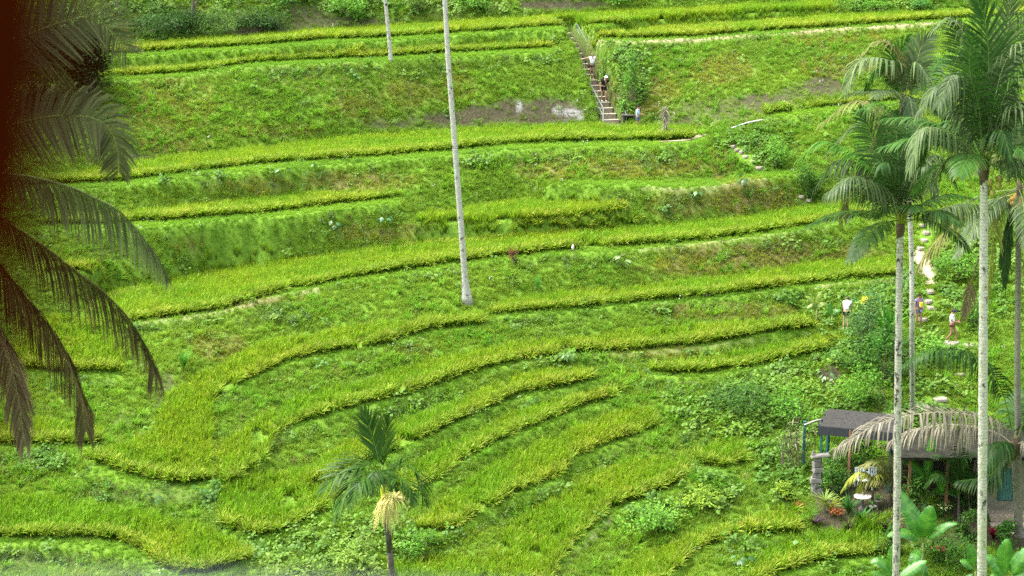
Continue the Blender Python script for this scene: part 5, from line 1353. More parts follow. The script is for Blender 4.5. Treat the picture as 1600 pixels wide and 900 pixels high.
def strappy(name, label, u, v, n, L, cols, seed, w=.03, lean=(.2, 1.0), droop=(.1, .4), cat='plant', group=None, stem=0.0, mat=None):
    """a rosette of strap leaves, each its own blade, on an optional stem"""
    rg = np.random.default_rng(seed); b = hit(u, v); root = empty(name, b, label, cat, group)
    t = Tuft()
    for i in range(n):
        az = rg.uniform(0, 6.283); cc = np.array(cols[0]) + (np.array(cols[1]) - np.array(cols[0])) * rg.random()
        t.blade((0, 0, stem), az, L * rg.uniform(.7, 1.1), rg.uniform(*lean), w * rg.uniform(.8, 1.2), cc * .8, cc, cc * 1.2, droop=rg.uniform(*droop), k=6, twist=rg.uniform(-.3, .3))
    obj('leaves', t.mesh('leaves', mat or MAT_LEAF), root)['kind'] = 'stuff'
    if stem > 0:
        MB().tube([(0, 0, -.1), (.02, 0, stem * .6), (0, 0, stem + .05)], [.035, .03, .025], 6).build('stem', TWIG, root)
    return root
def bleaf(root, P, w, cols, seed, name='leaf', tear=.3, fold=.25, face=None):
    """one banana leaf: an arching midrib and a broad blade with torn edges"""
    rg = np.random.default_rng(seed); n = 18
    Cc, L = smooth_curve(P, n)
    T = np.gradient(Cc, axis=0); T /= np.linalg.norm(T, axis=1)[:, None]
    up = np.array(face if face is not None else (0, -.55, .85)); VV, CC, FF = [], [], []
    s = np.linspace(0, 1, n); prof = np.where(s < .14, .06, np.sin(np.clip((s - .14) / .86, 0, 1) ** .72 * math.pi) ** .55)
    prof[-1] = .04
    c0 = np.array(cols[0]); c1 = np.array(cols[1]); nv = 0
    for sg in (1, -1):
        for i in range(n - 1):
            sd = np.cross(T[i], up); sd /= np.linalg.norm(sd) + 1e-6; nn = np.cross(sd, T[i])
            tears = rg.random() < tear
            a = [Cc[i], Cc[i + 1]]
            w0, w1 = w * prof[i], w * prof[i + 1]
            if tears: w0 *= .96; w1 *= .90
            dr = nn * (-fold * rg.uniform(.8, 1.3))
            sw = T[i] * .25
            e0 = Cc[i] + (sd * sg + dr + sw) * w0; e1 = Cc[i + 1] + (sd * sg + dr + sw) * w1 - (T[i] * .03 if tears else 0)
            m0 = Cc[i] + (sd * sg + nn * .12 + sw * .4) * w0 * .5; m1 = Cc[i + 1] + (sd * sg + nn * .12 + sw * .4) * w1 * .5
            VV += [a[0], a[1], m1, m0, e1, e0]; k = c0 + (c1 - c0) * rg.random(); k = k * rg.uniform(.92, 1.08)
            CC += [k * 1.25 + np.array((.02, .02, 0)), k * 1.25 + np.array((.02, .02, 0)), k, k, k * .92, k * .92]
            FF += [(nv, nv + 1, nv + 2, nv + 3), (nv + 3, nv + 2, nv + 4, nv + 5)]; nv += 6
    me = mesh_np(name, np.array(VV) - np.array(root.location), F4=np.array(FF), mat=MAT_BANANA, col=np.array(CC), smooth=False)
    o = obj(name, me, root)
    mb = MB().tube(Cc, np.linspace(.022, .006, n), 5); rel(root, mb)
    V = np.concatenate(mb.V)
    me2 = mesh_np('midrib', V, F4=[f for f in mb.F if len(f) == 4], mat=MAT_BANANA, col=np.tile(np.array((.17, .24, .05)), (len(V), 1)))
    mo = obj('midrib', me2, o)
    return o
def banana(label, u, v, leaves, seed, stem_px, cols=((.03, .13, .012), (.06, .21, .018)), Y=None, group='banana plants in the garden', wscale=1.0):
    b = hit(u, v) if Y is None else px([(u, v)], Y)[0]
    Yb = b[1]
    root = empty('banana_plant', b, label, 'banana plant', group)
    S = px(stem_px, Yb)
    rel(root, MB().tube(np.concatenate([[b - UP * .1], S]), np.linspace(.10, .04, len(S) + 1), 8)).build('stem', plain('banana_stem', (.13, .17, .035), .6, .3, 6, .2), root, smooth=True)
    for i, (P, w) in enumerate(leaves):
        bleaf(root, px(P, Yb), w * wscale, cols, seed * 20 + i)
    return root
banana('banana plant with one upright bright leaf, behind the blotched trunk beside the house', 1447, 800, [
    ([(1447, 760), (1450, 730), (1455, 700), (1457, 678)], .24), ([(1446, 760), (1438, 738), (1424, 722), (1410, 710)], .36), ([(1448, 758), (1458, 742, -.3), (1470, 745, -.5), (1473, 768, -.6)], .34),
    ([(1447, 775), (1444, 790, -.3), (1440, 808, -.4)], .10), ([(1448, 780), (1462, 768, .2), (1490, 768, .4), (1512, 792, .5)], .26), ([(1446, 765), (1436, 745, .4), (1430, 728, .8)], .26)], 31, [(1447, 780), (1447, 758)])
banana('lush banana plant with broad bright leaves between the two front palm trunks', 1442, 900, [
    ([(1442, 848), (1446, 825, -.3), (1452, 800, -.4), (1456, 790, -.4)], .42), ([(1440, 848), (1434, 825), (1424, 805), (1418, 796)], .40), ([(1444, 846), (1460, 832, -.3), (1480, 820, -.5), (1496, 818, -.6)], .24),
    ([(1440, 850), (1424, 835, -.3), (1404, 832, -.5), (1386, 838, -.6)], .30), ([(1440, 852), (1428, 810, .5), (1412, 780, .8), (1404, 765, .9)], .44), ([(1441, 868), (1440, 890, -.5), (1443, 915, -.6)], .28), ([(1442, 855), (1430, 870, -.8), (1424, 905, -1.0)], .25)], 32, [(1442, 880), (1442, 848)])
banana('low banana plant at the bottom edge left of the blotched trunk', 1398, 925, [
    ([(1398, 905), (1386, 885), (1372, 875), (1360, 880)], .26), ([(1398, 905), (1392, 880), (1394, 862), (1398, 850)], .22), ([(1399, 905), (1420, 892), (1438, 880), (1448, 876)], .27), ([(1398, 908), (1378, 898), (1362, 894)], .2)], 33, [(1398, 905)])
banana('banana plant at the bottom right corner with yellow ribbed upright leaves', 1576, 930, [
    ([(1575, 905), (1570, 880), (1572, 855), (1576, 842)], .36), ([(1577, 905), (1590, 880), (1604, 862), (1612, 852)], .34), ([(1574, 905), (1560, 885), (1548, 872), (1540, 870)], .34), ([(1576, 908), (1596, 895), (1612, 893)], .3), ([(1574, 908), (1556, 902), (1546, 903)], .3)], 34, [(1576, 905)])
banana('young banana plant low behind the thick lichened trunk', 1524, 915, [
    ([(1524, 890), (1520, 870), (1516, 856), (1514, 850)], .26), ([(1524, 892), (1512, 880), (1500, 876)], .24), ([(1523, 895), (1512, 905), (1508, 915)], .18)], 35, [(1524, 892)])
YB = ((.10, .17, .015), (.2, .27, .03))
banana('yellowing young banana plant on the bund left of the grey green shrub', 1276, 506, [([(1276, 480), (1279, 466), (1284, 455)], .16), ([(1276, 480), (1268, 468), (1258, 462)], .16), ([(1276, 482), (1286, 474), (1294, 476)], .15), ([(1276, 482), (1270, 476), (1260, 482)], .13)], 36, [(1276, 484)], cols=YB)
banana('small green banana plant beside the half hidden person', 1300, 508, [([(1300, 495), (1297, 485), (1296, 474)], .2), ([(1300, 495), (1306, 486), (1314, 484)], .15)], 37, [(1300, 494)])

def taro(label, u, v, n, size, seed, cols=((.05, .17, .03), (.11, .27, .06)), group='big leaved weeds on the banks'):
    rg = np.random.default_rng(seed); b = hit(u, v); root = empty('taro_plant', b, label, 'plant', group)
    for i in range(n):
        a = rg.uniform(0, 6.283); h = size * rg.uniform(.6, 1.2); t = Tuft()
        tip = np.array((math.cos(a) * h * .55, math.sin(a) * h * .55 - .1, h))
        t.strip([(0, 0, -.05), tip * .6 + UP * .1 * h, tip], [.012, .010, .008], (0.7, .7, 0), [(.09, .15, .03)] * 3)
        t.leaf(tip - np.array((math.cos(a), math.sin(a), -.1)) * .05, a, rg.uniform(-.9, -.2), size * .62, size * .24, jit(rg, .72 * np.array(cols[0]) + .72 * (np.array(cols[1]) - np.array(cols[0])) * rg.random()), fold=.1)
        obj('leaf', t.mesh('leaf', MAT_BANANA), root)
    return root
taro('pale big leaved weed on the bank under the long strip, leftmost of these weeds', 443, 281, 7, .65, 1)
taro('small big leaved weed on the same bank, a little right of the leftmost one', 493, 268, 5, .45, 2)
taro('dark big leaved weed above the longest rice strip', 524, 362, 7, .6, 3, ((.03, .10, .02), (.06, .17, .03)))
taro('blue green big leaved weed in the notch between two plots', 601, 356, 8, .6, 4, ((.05, .17, .05), (.10, .26, .09)))
taro('bright big leaved weed on the brown bank below the stair path', 1090, 316, 7, .6, 5)
taro('dark big leaved weed high on the brown bank, near the grassy walkway end', 1163, 293, 6, .7, 6, ((.03, .10, .02), (.06, .16, .03)))
taro('pale weed with drooping leaves beside the marker stick', 976, 420, 9, .75, 7, ((.14, .24, .05), (.24, .34, .10)))
taro('big leaved weed at the corner below the yellow lower left plot', 309, 782, 7, .55, 8)
taro('big leaved weed on the dark bank, lower left', 240, 792, 6, .6, 9, ((.03, .10, .02), (.07, .18, .03)))
taro('pale plant growing in the landslip hollow', 1291, 598, 8, .6, 10, ((.12, .24, .08), (.2, .34, .13)))
taro('big leaved weed near the bottom edge right of the golden patch', 1247, 858, 5, .6, 11)
taro('clump of pale big leaved weeds on the bund right of centre', 884, 566, 10, .45, 12, ((.10, .22, .06), (.17, .30, .1)))
taro('dark big leaved weed on the bank below the fruiting plots, bottom right of centre', 1160, 888, 9, .6, 13, ((.04, .13, .02), (.08, .2, .03)))

# the shrubs one can tell apart
bush('red_leaf_plant', 'small plant with dark red leaves standing alone below the longest rice strip', 802, 413, 13, 27, 110, .16, [(.05, .008, .012), (.11, .018, .022)], 21, cat='plant', wid=.5)
strappy('tall_grass', 'tall bright green grass clump on the dry bank at the left', 287, 580, 120, 1.25, [(.05, .17, .015), (.11, .27, .03)], 22, .02, (.1, .55), (.05, .35), 'grass clump')
strappy('tall_grass', 'upright feathery grass clump below the red plant', 840, 458, 70, 1.1, [(.06, .19, .02), (.12, .30, .04)], 23, .016, (.05, .4), (.0, .2), 'grass clump')
bush('grey_green_shrub', 'large grey green shrub hiding a walker at the right', 1348, 545, 62, 98, 1500, .17, GRY, 24, lobes=11, wid=.5)
bush('round_shrub', 'dark green shrub under the grey green one', 1330, 585, 70, 50, 700, .2, DKG, 25)
bush('broad_shrub', 'deep green shrub against the blotched palm trunk', 1380, 600, 70, 110, 1300, .24, DKG, 26, lobes=10)
strappy('ginger_clump', 'bright green ginger clump with long upright leaves behind the blotched trunk', 1384, 545, 40, 2.7, [(.04, .16, .015), (.08, .25, .02)], 27, .11, (.05, .5), (.05, .3), 'plant')
strappy('ginger_clump', 'lower ginger clump with arching leaves right of the grey green shrub', 1372, 560, 26, 1.9, [(.05, .18, .02), (.09, .26, .03)], 28, .10, (.2, .8), (.1, .4), 'plant')
cr = hit(1362, 520); cr_root = empty('croton', cr, 'yellow topped plant with a dried brown stalk rising from the grey green shrub', 'plant')
pc = px([(1352, 468)], cr[1] - .8)[0]
leafcloud('yellow_leaves', cr_root, pc, (.26, .2, .30), 60, .22, [(.45, .34, .01), (.6, .48, .03)], 29, lobes=4)
rel(cr_root, MB().tube([cr, (cr + pc) / 2 + np.array((.15, 0, 0)), pc], [.06, .05, .04], 6)).build('dry_stalk', plain('dry_stalk', (.16, .09, .045), .9, .4, 8, .5), cr_root)
bush('shrub', 'dense leafy shrub beside the upper stair', 986, 166, 28, 84, 750, .2, GRN, 30, lobes=9)
bush('shrub', 'bright leafy shrub beside the lower stair', 974, 190, 16, 36, 220, .17, [(.07, .18, .02), (.14, .28, .03)], 31)
bush('shrub', 'tangled dark shrub by the stone steps at the end of the walkway', 1262, 310, 40, 62, 800, .22, DKG, 32, lobes=9)
bush('shrub', 'leafy shrub hanging over the stone steps', 1210, 262, 60, 44, 700, .2, GRN, 33)
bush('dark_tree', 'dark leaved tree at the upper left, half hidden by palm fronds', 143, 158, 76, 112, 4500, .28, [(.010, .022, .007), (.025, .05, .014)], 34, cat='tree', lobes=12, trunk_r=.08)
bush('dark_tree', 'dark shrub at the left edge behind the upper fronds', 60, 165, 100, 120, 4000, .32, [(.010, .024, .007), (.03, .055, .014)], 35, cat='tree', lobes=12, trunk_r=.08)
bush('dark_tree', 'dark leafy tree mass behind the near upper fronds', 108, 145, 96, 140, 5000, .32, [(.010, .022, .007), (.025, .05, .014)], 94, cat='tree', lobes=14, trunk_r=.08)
bush('grassy_mound', 'grassy mound hanging over the earth cut at the top', 350, 50, 90, 40, 1500, .35, [(.06, .14, .02), (.13, .23, .04)], 36, cat='shrub', wid=.1, hang=.6)
bush('shrub', 'bright green shrub on the earth cut left of the slender trunk', 545, 28, 60, 36, 700, .28, GRN, 37)
bush('shrub', 'dark shrub over the earth cut right of the grassy mound', 450, 8, 70, 34, 700, .3, DKG, 38)
bush('shrub', 'olive shrub above the topmost rice strip, left of the tall trunk', 655, 20, 60, 34, 600, .28, [(.06, .12, .015), (.12, .2, .03)], 39)
bush('shrub', 'green shrub above the topmost rice strip, right of the tall trunk', 745, 14, 60, 30, 600, .28, GRN, 40)
bush('shrub', 'green shrub above the strip near the stair head', 960, 4, 90, 26, 800, .25, GRN, 41)
bush('shrub', 'dark green hedge like shrub above the pale path, top right', 1360, 18, 90, 22, 900, .22, GRN, 42)
bush('shrub', 'blue green shrub above the pale path near the palms', 1440, 16, 60, 20, 600, .2, [(.03, .11, .015), (.07, .19, .03)], 43)
hb = hit(303, 36); tr_root = empty('small_tree', hb, 'small dark trunked tree with thin leaves at the top of the slope', 'tree')
rel(tr_root, MB().tube([hb - UP * .1, hb + np.array((-.05, 0, .9)), hb + np.array((.05, 0, 2.2))], [.17, .12, .09], 8)).build('trunk', TWIG, tr_root)
rel(tr_root, MB().tube([hb + np.array((0, 0, .9)), hb + np.array((.35, 0, 1.6)), hb + np.array((.7, .1, 2.4))], [.08, .06, .03], 6)).build('limb', TWIG, tr_root)
leafcloud('crown', tr_root, hb + UP * 2.6, (1.2, 1.0, 1.0), 500, .28, [(.08, .12, .015), (.17, .2, .03)], 44, lobes=8)
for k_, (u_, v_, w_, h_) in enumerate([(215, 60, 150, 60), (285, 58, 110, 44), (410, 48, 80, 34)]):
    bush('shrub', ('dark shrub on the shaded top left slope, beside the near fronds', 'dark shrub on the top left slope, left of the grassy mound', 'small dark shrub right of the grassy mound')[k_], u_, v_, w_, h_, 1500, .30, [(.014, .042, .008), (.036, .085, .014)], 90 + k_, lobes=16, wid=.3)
# pale shrubs at the bottom edge, in front of the slope
SH = [(.075, .15, .015), (.15, .23, .035)]
bush('pale_shrub', 'pale lime shrub at the bottom edge left of the fruiting palm', 478, 925, 110, 76, 1300, .26, SH, 45, lobes=12)
bush('pale_shrub', 'bright pale shrub just left of the fruiting palm trunk', 560, 915, 84, 84, 1100, .26, SH, 46, lobes=10)
bush('weedy_shrub', 'green weedy shrub right of the fruiting palm trunk', 660, 880, 70, 44, 700, .2, GRN, 47)
bush('weedy_shrub', 'bright weedy mound between two low rice strips', 1010, 835, 90, 50, 1100, .18, [(.07, .19, .015), (.14, .3, .03)], 48, lobes=10)
bush('weedy_shrub', 'yellow green weeds beside the goat path', 1098, 800, 44, 40, 400, .18, LIM, 49)
bush('weedy_shrub', 'large mound of dark weeds on the right slope', 1165, 640, 110, 50, 1200, .2, DKG, 50, lobes=12)
bush('weedy_shrub', 'leafy green mound below the landslip', 1250, 665, 100, 60, 1100, .2, GRN, 51, lobes=10)
bush('weedy_shrub', 'leafy green mound right of the landslip', 1345, 640, 80, 70, 1100, .2, GRN, 52, lobes=10)
bush('weedy_shrub', 'bright creeper mound left of the stone path', 1452, 575, 60, 50, 800, .2, [(.07, .19, .02), (.13, .28, .03)], 53, lobes=9)
bush('weedy_shrub', 'dense green creeper mound right of the walker in white', 1520, 512, 46, 50, 700, .19, GRN, 54, lobes=10)
bush('weedy_shrub', 'green creeper mound right of the upper stone path', 1495, 440, 60, 50, 800, .19, GRN, 55, lobes=9)

# ------------------------------------------------------------------ the garden at the right
TEAL = plain('teal_painted_wood', (0.018, 0.085, 0.08), .6, .25, 8, .2)
TEALP = plain('faded_teal_boards', (0.055, 0.14, 0.135), .7, .25, 8, .3)
BROWN = plain('brown_timber', (0.16, 0.075, 0.04), .85, .35, 9, .5)
SHING = plain('grey_bitumen_shingle', (0.034, 0.033, 0.029), 1.0, .35, 8, .8, .1)
FASC = plain('dark_fascia_board', (0.022, 0.024, 0.03), .8, .3, 6, .3)
PLASTER = plain('stained_plaster', (0.17, 0.155, 0.12), .95, .35, 2.5, .4)
ROOFM = plain('mossy_roof', (0.020, 0.020, 0.015), 1.0, .5, 3, .6, 0.05)
WHITE = plain('white_paint', (0.62, 0.65, 0.68), .6, .12, 6, .15)
yb = hit(1333, 772); YZ = yb[2]
def gy(u, v):
    p = hit(u, v); return p
for u, v0, v1, lab in ((1255, 718, 659, 'teal painted post standing left of the grey roofed shelter'), (1293, 716, 650, 'teal painted post rising past the corner of the grey roof')):
    b = hit(u, v1 + 75); P = px([(u, v1)], b[1])[0]
    q = empty('garden_post', b, lab, 'post', 'teal posts by the garden')
    h = P[2] - b[2]
    MB().box((0, 0, h / 2 - .1), (.13, .13, h + .2)).build('shaft', TEAL, q, bevel=.012)
    MB().box((0, 0, h + .015), (.16, .16, .03)).build('post_cap', TEAL, q, bevel=.008)
a_ = px([(1257, 664)], hit(1255, 734)[1] - .12)[0]; b_ = px([(1291, 654)], hit(1293, 725)[1] - .12)[0]
mb = MB().tube([a_, (a_ + b_) / 2 + UP * .05, b_], [.05, .045, .04], 7)
tag(mb.build('bamboo_rail', plain('grey_bamboo', (.27, .26, .22), .8, .3, 9, .3), smooth=True), 'grey bamboo pole lashed between the two teal posts', 'pole')
# shelter
sb = hit(1345, 762); Ys = sb[1]; pp = FPX / (Ys * cp - sb[2] * sp)
shl = empty('garden_shelter', sb, 'open garden shelter with a flat grey shingled roof', 'shelter')
L0, R0 = px([(1280, 672)], Ys - .2)[0], px([(1402, 679)], Ys - .2)[0]
rz0 = L0[2]; wid_ = R0[0] - L0[0]; cx = (L0[0] + R0[0]) / 2 - sb[0]; cy = -.2
for i in range(6):                                    # overlapping courses of shingle
    for j in range(7):
        MB().box((cx - wid_ / 2 + wid_ / 7 * (j + .5 + (.25 if i % 2 else 0)) * .98, cy + .18 + .33 * i, rz0 - sb[2] + .03 + .004 * (i % 2) + .046 * i + RNG.uniform(-.006, .006)), (wid_ / 7 - .02, .36, .03), rot=Matrix.Rotation(.14, 3, 'X')).build('shingle', SHING, shl)
MB().box((cx, cy + 1.0, rz0 - sb[2] - .05 + .08), (wid_ * .985, 2.0, .08), rot=Matrix.Rotation(.13, 3, 'X')).build('roof_deck', FASC, shl)
MB().box((cx, cy - .03, rz0 - sb[2] - .20), (wid_ * .99, .05, .42)).build('fascia', FASC, shl)
MB().box((cx - wid_ / 2 + .03, cy + .95, rz0 - sb[2] - .12), (.05, 1.9, .36)).build('fascia', FASC, shl)
for xx, yy in ((-.46, .0), (.42, .0), (-.46, 1.7), (.42, 1.7)):
    zt = rz0 - sb[2] - .02; xx_ = cx + xx * wid_
    zb = ground(sb[0] + xx_, sb[1] + yy) - sb[2] - .1
    MB().box((xx_, yy, (zt + zb) / 2), (.11, .11, zt - zb)).build('pillar', TEAL, shl, bevel=.01)
xx_ = px([(1329, 730)], Ys - .2)[0][0] - sb[0]
MB().box((xx_, -.2, (rz0 - sb[2]) / 2 - .1), (.12, .12, rz0 - sb[2] + .1)).build('pillar', BROWN, shl, bevel=.01)
shl.rotation_euler = (0, 0, -.33)
# house with a teal door
hb = hit(1560, 796); Yh = hb[1]
house = empty('garden_house', hb, 'low plastered house in deep shade with a teal plank door and concrete steps', 'house')
def hx(u, v): return px([(u, v)], Yh)[0] - hb
xL, xR = hx(1405, 790)[0], hx(1680, 790)[0]; zr = hx(1560, 707)[2]
d0, d1 = hx(1564, 732), hx(1587, 783)
wl_ = hx(1541, 790)[0]
def panel(x0, x1, z0, z1, y, th, m, nm): return MB().box(((x0 + x1) / 2, y + th / 2, (z0 + z1) / 2), (x1 - x0, th, z1 - z0)).build(nm, m, house, bevel=.006)
panel(wl_, d0[0], -.3, zr, 0, .18, PLASTER, 'wall'); panel(d1[0], xR, -.3, zr, 0, .18, PLASTER, 'wall'); panel(d0[0], d1[0], d0[2], zr, 0, .18, PLASTER, 'wall')
panel(d0[0], d1[0], -.3, d1[2], 0, .18, PLASTER, 'door_sill')
MB().box((wl_ + .09, 1.5, (zr - .3) / 2), (.178, 2.62, zr + .3)).build('wall', PLASTER, house)
MB().box(((xL + xR) / 2, 2.9, (zr - .3) / 2 + .002), (xR - xL, .16, zr + .29)).build('back_wall', plain('dark_boards', (.04, .032, .026), .9, .4, 4, .5), house)
dr = MB().box(((d0[0] + d1[0]) / 2, .10, (d0[2] + d1[2]) / 2), (d1[0] - d0[0] - .02, .04, d0[2] - d1[2] - .02)).build('door', TEAL, house)
npk = 5; pw = (d1[0] - d0[0] - .04) / npk
for k in range(npk):
    MB().box((d0[0] + .02 + pw * (k + .5), .075, (d0[2] + d1[2]) / 2), (pw - .012, .02, d0[2] - d1[2] - .06)).build('plank', TEALP, dr)
for s_, x_ in ((0, d0[0] - .035), (1, d1[0] + .035)):
    MB().box((x_, -.015, (d0[2] + d1[2]) / 2), (.07, .05, d0[2] - d1[2])).build('door_frame', TEAL, house)
MB().box(((xL + xR) / 2, .9, zr + .12), (xR - xL + .8, 3.8, .14), rot=Matrix.Rotation(.06, 3, 'X')).build('roof', ROOFM, house)
MB().box(((wl_ + xR) / 2, -.55, -.22), (xR - wl_, 1.06, .46)).build('terrace_slab', CONCRETE, house, bevel=.02)
MB().box(((wl_ + d1[0]) / 2 + .2, -1.35, -.42), (d1[0] - wl_ + .6, .5, .36)).build('step', CONC_EDGE, house, bevel=.02)
MB().box(((wl_ + d1[0]) / 2 + .2, -1.86, -.60), (d1[0] - wl_ + .6, .48, .34)).build('step', CONC_EDGE, house, bevel=.02)
for x_ in (xL + .3, (xL + wl_) / 2):
    MB().box((x_, -.6, (zr - .4) / 2), (.12, .12, zr + .4)).build('pillar', BROWN, house, bevel=.01)
# chairs and table under the shelter
def chair(label, u, v, rz):
    b = hit(u, v); q = empty('garden_chair', b, label, 'chair', 'white garden chairs', rz)
    MB().box((0, 0, .44), (.46, .44, .04)).build('seat', WHITE, q, bevel=.01)
    bk = MB().box((0, .21, .92), (.46, .035, .06)).build('backrest', WHITE, q, bevel=.01)
    for k in range(4): MB().box((-.165 + .11 * k, .21, .68), (.06, .025, .42)).build('slat', WHITE, bk)
    for x_ in (-.2, .2):
        MB().box((x_, -.19, .21), (.045, .045, .42)).build('leg', WHITE, q); MB().box((x_, .21, .45), (.045, .044, .9)).build('leg', WHITE, q)
        MB().box((x_, .0, .64), (.05, .44, .03)).build('armrest', WHITE, q)
chair('white slatted chair under the shelter, nearer the brown post', 1342, 758, R(170))
chair('white slatted chair under the shelter, nearer the blotched trunk', 1359, 757, R(-160))
tb = hit(1351, 764); tq = empty('garden_table', tb, 'low white table in front of the two white chairs', 'table')
MB().box((0, 0, .46), (.7, .5, .04)).build('table_top', WHITE, tq, bevel=.01)
for x_ in (-.3, .3):
    for y_ in (-.2, .2): MB().box((x_, y_, .22), (.045, .045, .44)).build('leg', WHITE, tq)
# bird bath
bb = hit(1347, 797); bq = empty('bird_bath', bb, 'round pale stone bird bath table with dark inlaid spots', 'bird bath')
hz = px([(1347, 776)], bb[1])[0][2] - bb[2]
MB().lathe([(.20, -.05), (.16, .1), (.07, .2), (.07, hz - .08), (.16, hz - .03)], n=12).build('pedestal', STONE_G, bq, smooth=True)
dish = MB().lathe([(.30, hz - .03), (.40, hz), (.40, hz + .05), (.37, hz + .055)], n=24).build('dish', plain('pale_dish_stone', (.52, .48, .40), .8, .12, 9, .3), bq)
for k in range(6):
    a = k * 1.047
    MB().lathe([(.055, hz + .056), (.055, hz + .062)], (math.cos(a) * .22, math.sin(a) * .22, 0), 8).build('inlay', plain('inlay', (.14, .10, .08), .8, .2), dish)
MB().lathe([(.03, hz + .05), (.025, hz + .16), (.035, hz + .20), (.01, hz + .25)], n=8).build('finial', STONE, bq)
# stone lantern: stacked carved blocks under a winged cap
lb = hit(1276, 768); lq = empty('stone_lantern', lb, 'weathered stone lantern of stacked blocks with a winged cap', 'stone lantern')
hl = px([(1275, 705)], lb[1])[0][2] - lb[2]
zz = -.1
for k, (w_, f_) in enumerate([(.62, .16), (.50, .11), (.60, .12), (.44, .12), (.54, .12), (.40, .13), (.34, .12)]):
    hh = (hl + .1) * f_
    MB().box((.04 * math.sin(k * 2.1), 0, zz + hh / 2), (w_, w_ * .9, hh - .012), rz=.3 * math.sin(k * 1.7), taper=.86 + .08 * (k % 2)).build('block', STONE_G, lq, bevel=.03); zz += hh
capm = MB().box((.12, 0, zz + .05), (.95, .42, .10), rot=Matrix.Rotation(-.12, 3, 'Y'), taper=.8); capm.box((-.22, 0, zz + .16), (.2, .2, .26), taper=.35)
capm.build('cap', STONE_G, lq, bevel=.025)
# bowls on stands
for lab, u, v in (('shallow grey bowl planter right of the bird bath, upper of the two', 1371, 797), ('shallow grey bowl planter right of the bird bath, lower of the two', 1363, 806)):
    b = hit(u, v); q = empty('bowl_planter', b, lab, 'planter', 'bowl planters')
    h = .36
    MB().tube([(0, 0, -.05), (0, 0, h)], .03, 6).build('stand', METAL, q)
    MB().lathe([(.06, h), (.15, h + .05), (.19, h + .12), (.17, h + .12)], n=14).build('bowl', STONE_G, q, smooth=True)
    t = Tuft(); rg = np.random.default_rng(u)
    for k in range(9): t.blade((0, 0, h + .1), rg.uniform(0, 6.283), .3, rg.uniform(.5, 1.3), .03, (.04, .12, .02), (.06, .18, .03), (.1, .24, .04), droop=.2)
    obj('plant', t.mesh('plant', MAT_LEAF), q)['kind'] = 'stuff'
# garden plants
PUR = [(.022, .012, .018), (.05, .028, .036)]; RED = [(.09, .006, .014), (.2, .012, .03)]
strappy('rosette', 'dark purple leaved rosette in front of the garden', 1273, 822, 46, .48, PUR, 61, .03, (.5, 1.6), (.1, .5))
strappy('rosette', 'black leaved plant behind the dark green rice, near the blotched trunk', 1384, 832, 60, .75, PUR, 62, .035, (.2, 1.2), (.1, .5))
strappy('rosette', 'small dark purple plant below the strappy clump', 1325, 832, 40, .62, PUR, 63, .03, (.1, .9), (.1, .4))
strappy('rosette', 'crimson leaved plant right of the thick lichened trunk', 1552, 842, 60, .66, RED, 64, .035, (.2, 1.2), (.1, .5))
strappy('rosette', 'small red leaved plant left of the stone lantern', 1246, 796, 26, .5, [(.16, .03, .02), (.28, .10, .03)], 65, .025, (.2, 1.0), (.1, .4))
strappy('strap_leaf_plant', 'tall strappy dark green clump left of the bird bath', 1326, 805, 44, 1.05, [(.02, .075, .014), (.04, .13, .02)], 66, .045, (.1, .9), (.05, .4))
strappy('strap_leaf_plant', 'strappy dark green clump below the bird bath', 1345, 818, 34, .85, [(.02, .075, .014), (.04, .13, .02)], 67, .045, (.2, 1.1), (.05, .4))
strappy('strap_leaf_plant', 'pale green spiky plant in front of the stone lantern', 1288, 800, 30, .8, [(.10, .17, .03), (.2, .27, .06)], 68, .04, (.5, 1.4), (.1, .4), stem=.35)
strappy('strap_leaf_plant', 'yellow green spiky plant beside the orange shrub', 1296, 806, 24, .75, [(.14, .2, .02), (.26, .3, .03)], 69, .045, (.3, 1.3), (.1, .4), stem=.25)
bush('orange_shrub', 'low shrub with rusty orange leaves beside the garden path', 1310, 812, 28, 20, 300, .11, [(.20, .06, .02), (.36, .13, .04)], 70)
bush('yellow_shrub', 'yellow green shrub on the slope left of the garden', 1226, 782, 34, 36, 330, .2, LIM, 71)
bush('garden_shrub', 'leafy shrub beside the brown shelter post', 1312, 770, 40, 44, 500, .17, [(.05, .14, .03), (.1, .2, .05)], 72)
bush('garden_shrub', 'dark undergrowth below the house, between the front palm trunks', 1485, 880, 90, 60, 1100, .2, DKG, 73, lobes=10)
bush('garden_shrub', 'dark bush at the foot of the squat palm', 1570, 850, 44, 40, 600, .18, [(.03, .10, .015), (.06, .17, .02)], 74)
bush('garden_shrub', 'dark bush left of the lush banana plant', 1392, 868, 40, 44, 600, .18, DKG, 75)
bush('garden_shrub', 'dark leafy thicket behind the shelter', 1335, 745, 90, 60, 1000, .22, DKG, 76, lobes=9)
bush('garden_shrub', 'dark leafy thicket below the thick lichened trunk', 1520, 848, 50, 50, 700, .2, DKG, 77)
fl = hit(1476, 812); fq = empty('flower_bush', fl, 'dark bush dotted with white and yellow flowers in the garden shade', 'shrub')
leafcloud('foliage', fq, fl + UP * .35, (.5, .4, .38), 300, .16, DKG, 78); leafcloud('flowers', fq, fl + UP * .6, (.42, .3, .22), 26, .13, [(.7, .62, .15), (.8, .78, .62)], 79, wid=.8)
fl = hit(1466, 882); fq = empty('flower_bush', fl, 'plant with pinkish red flowers by the lush banana plant', 'plant')
leafcloud('foliage', fq, fl + UP * .35, (.35, .3, .35), 120, .16, DKG, 80); leafcloud('flowers', fq, fl + UP * .72, (.42, .25, .16), 60, .14, [(.35, .03, .05), (.55, .06, .08)], 81, wid=.25, hang=.5)
bush('garden_shrub', 'dark leafy shrub under the eaves beside the upright banana leaf', 1428, 806, 50, 64, 800, .2, DKG, 95, lobes=8)
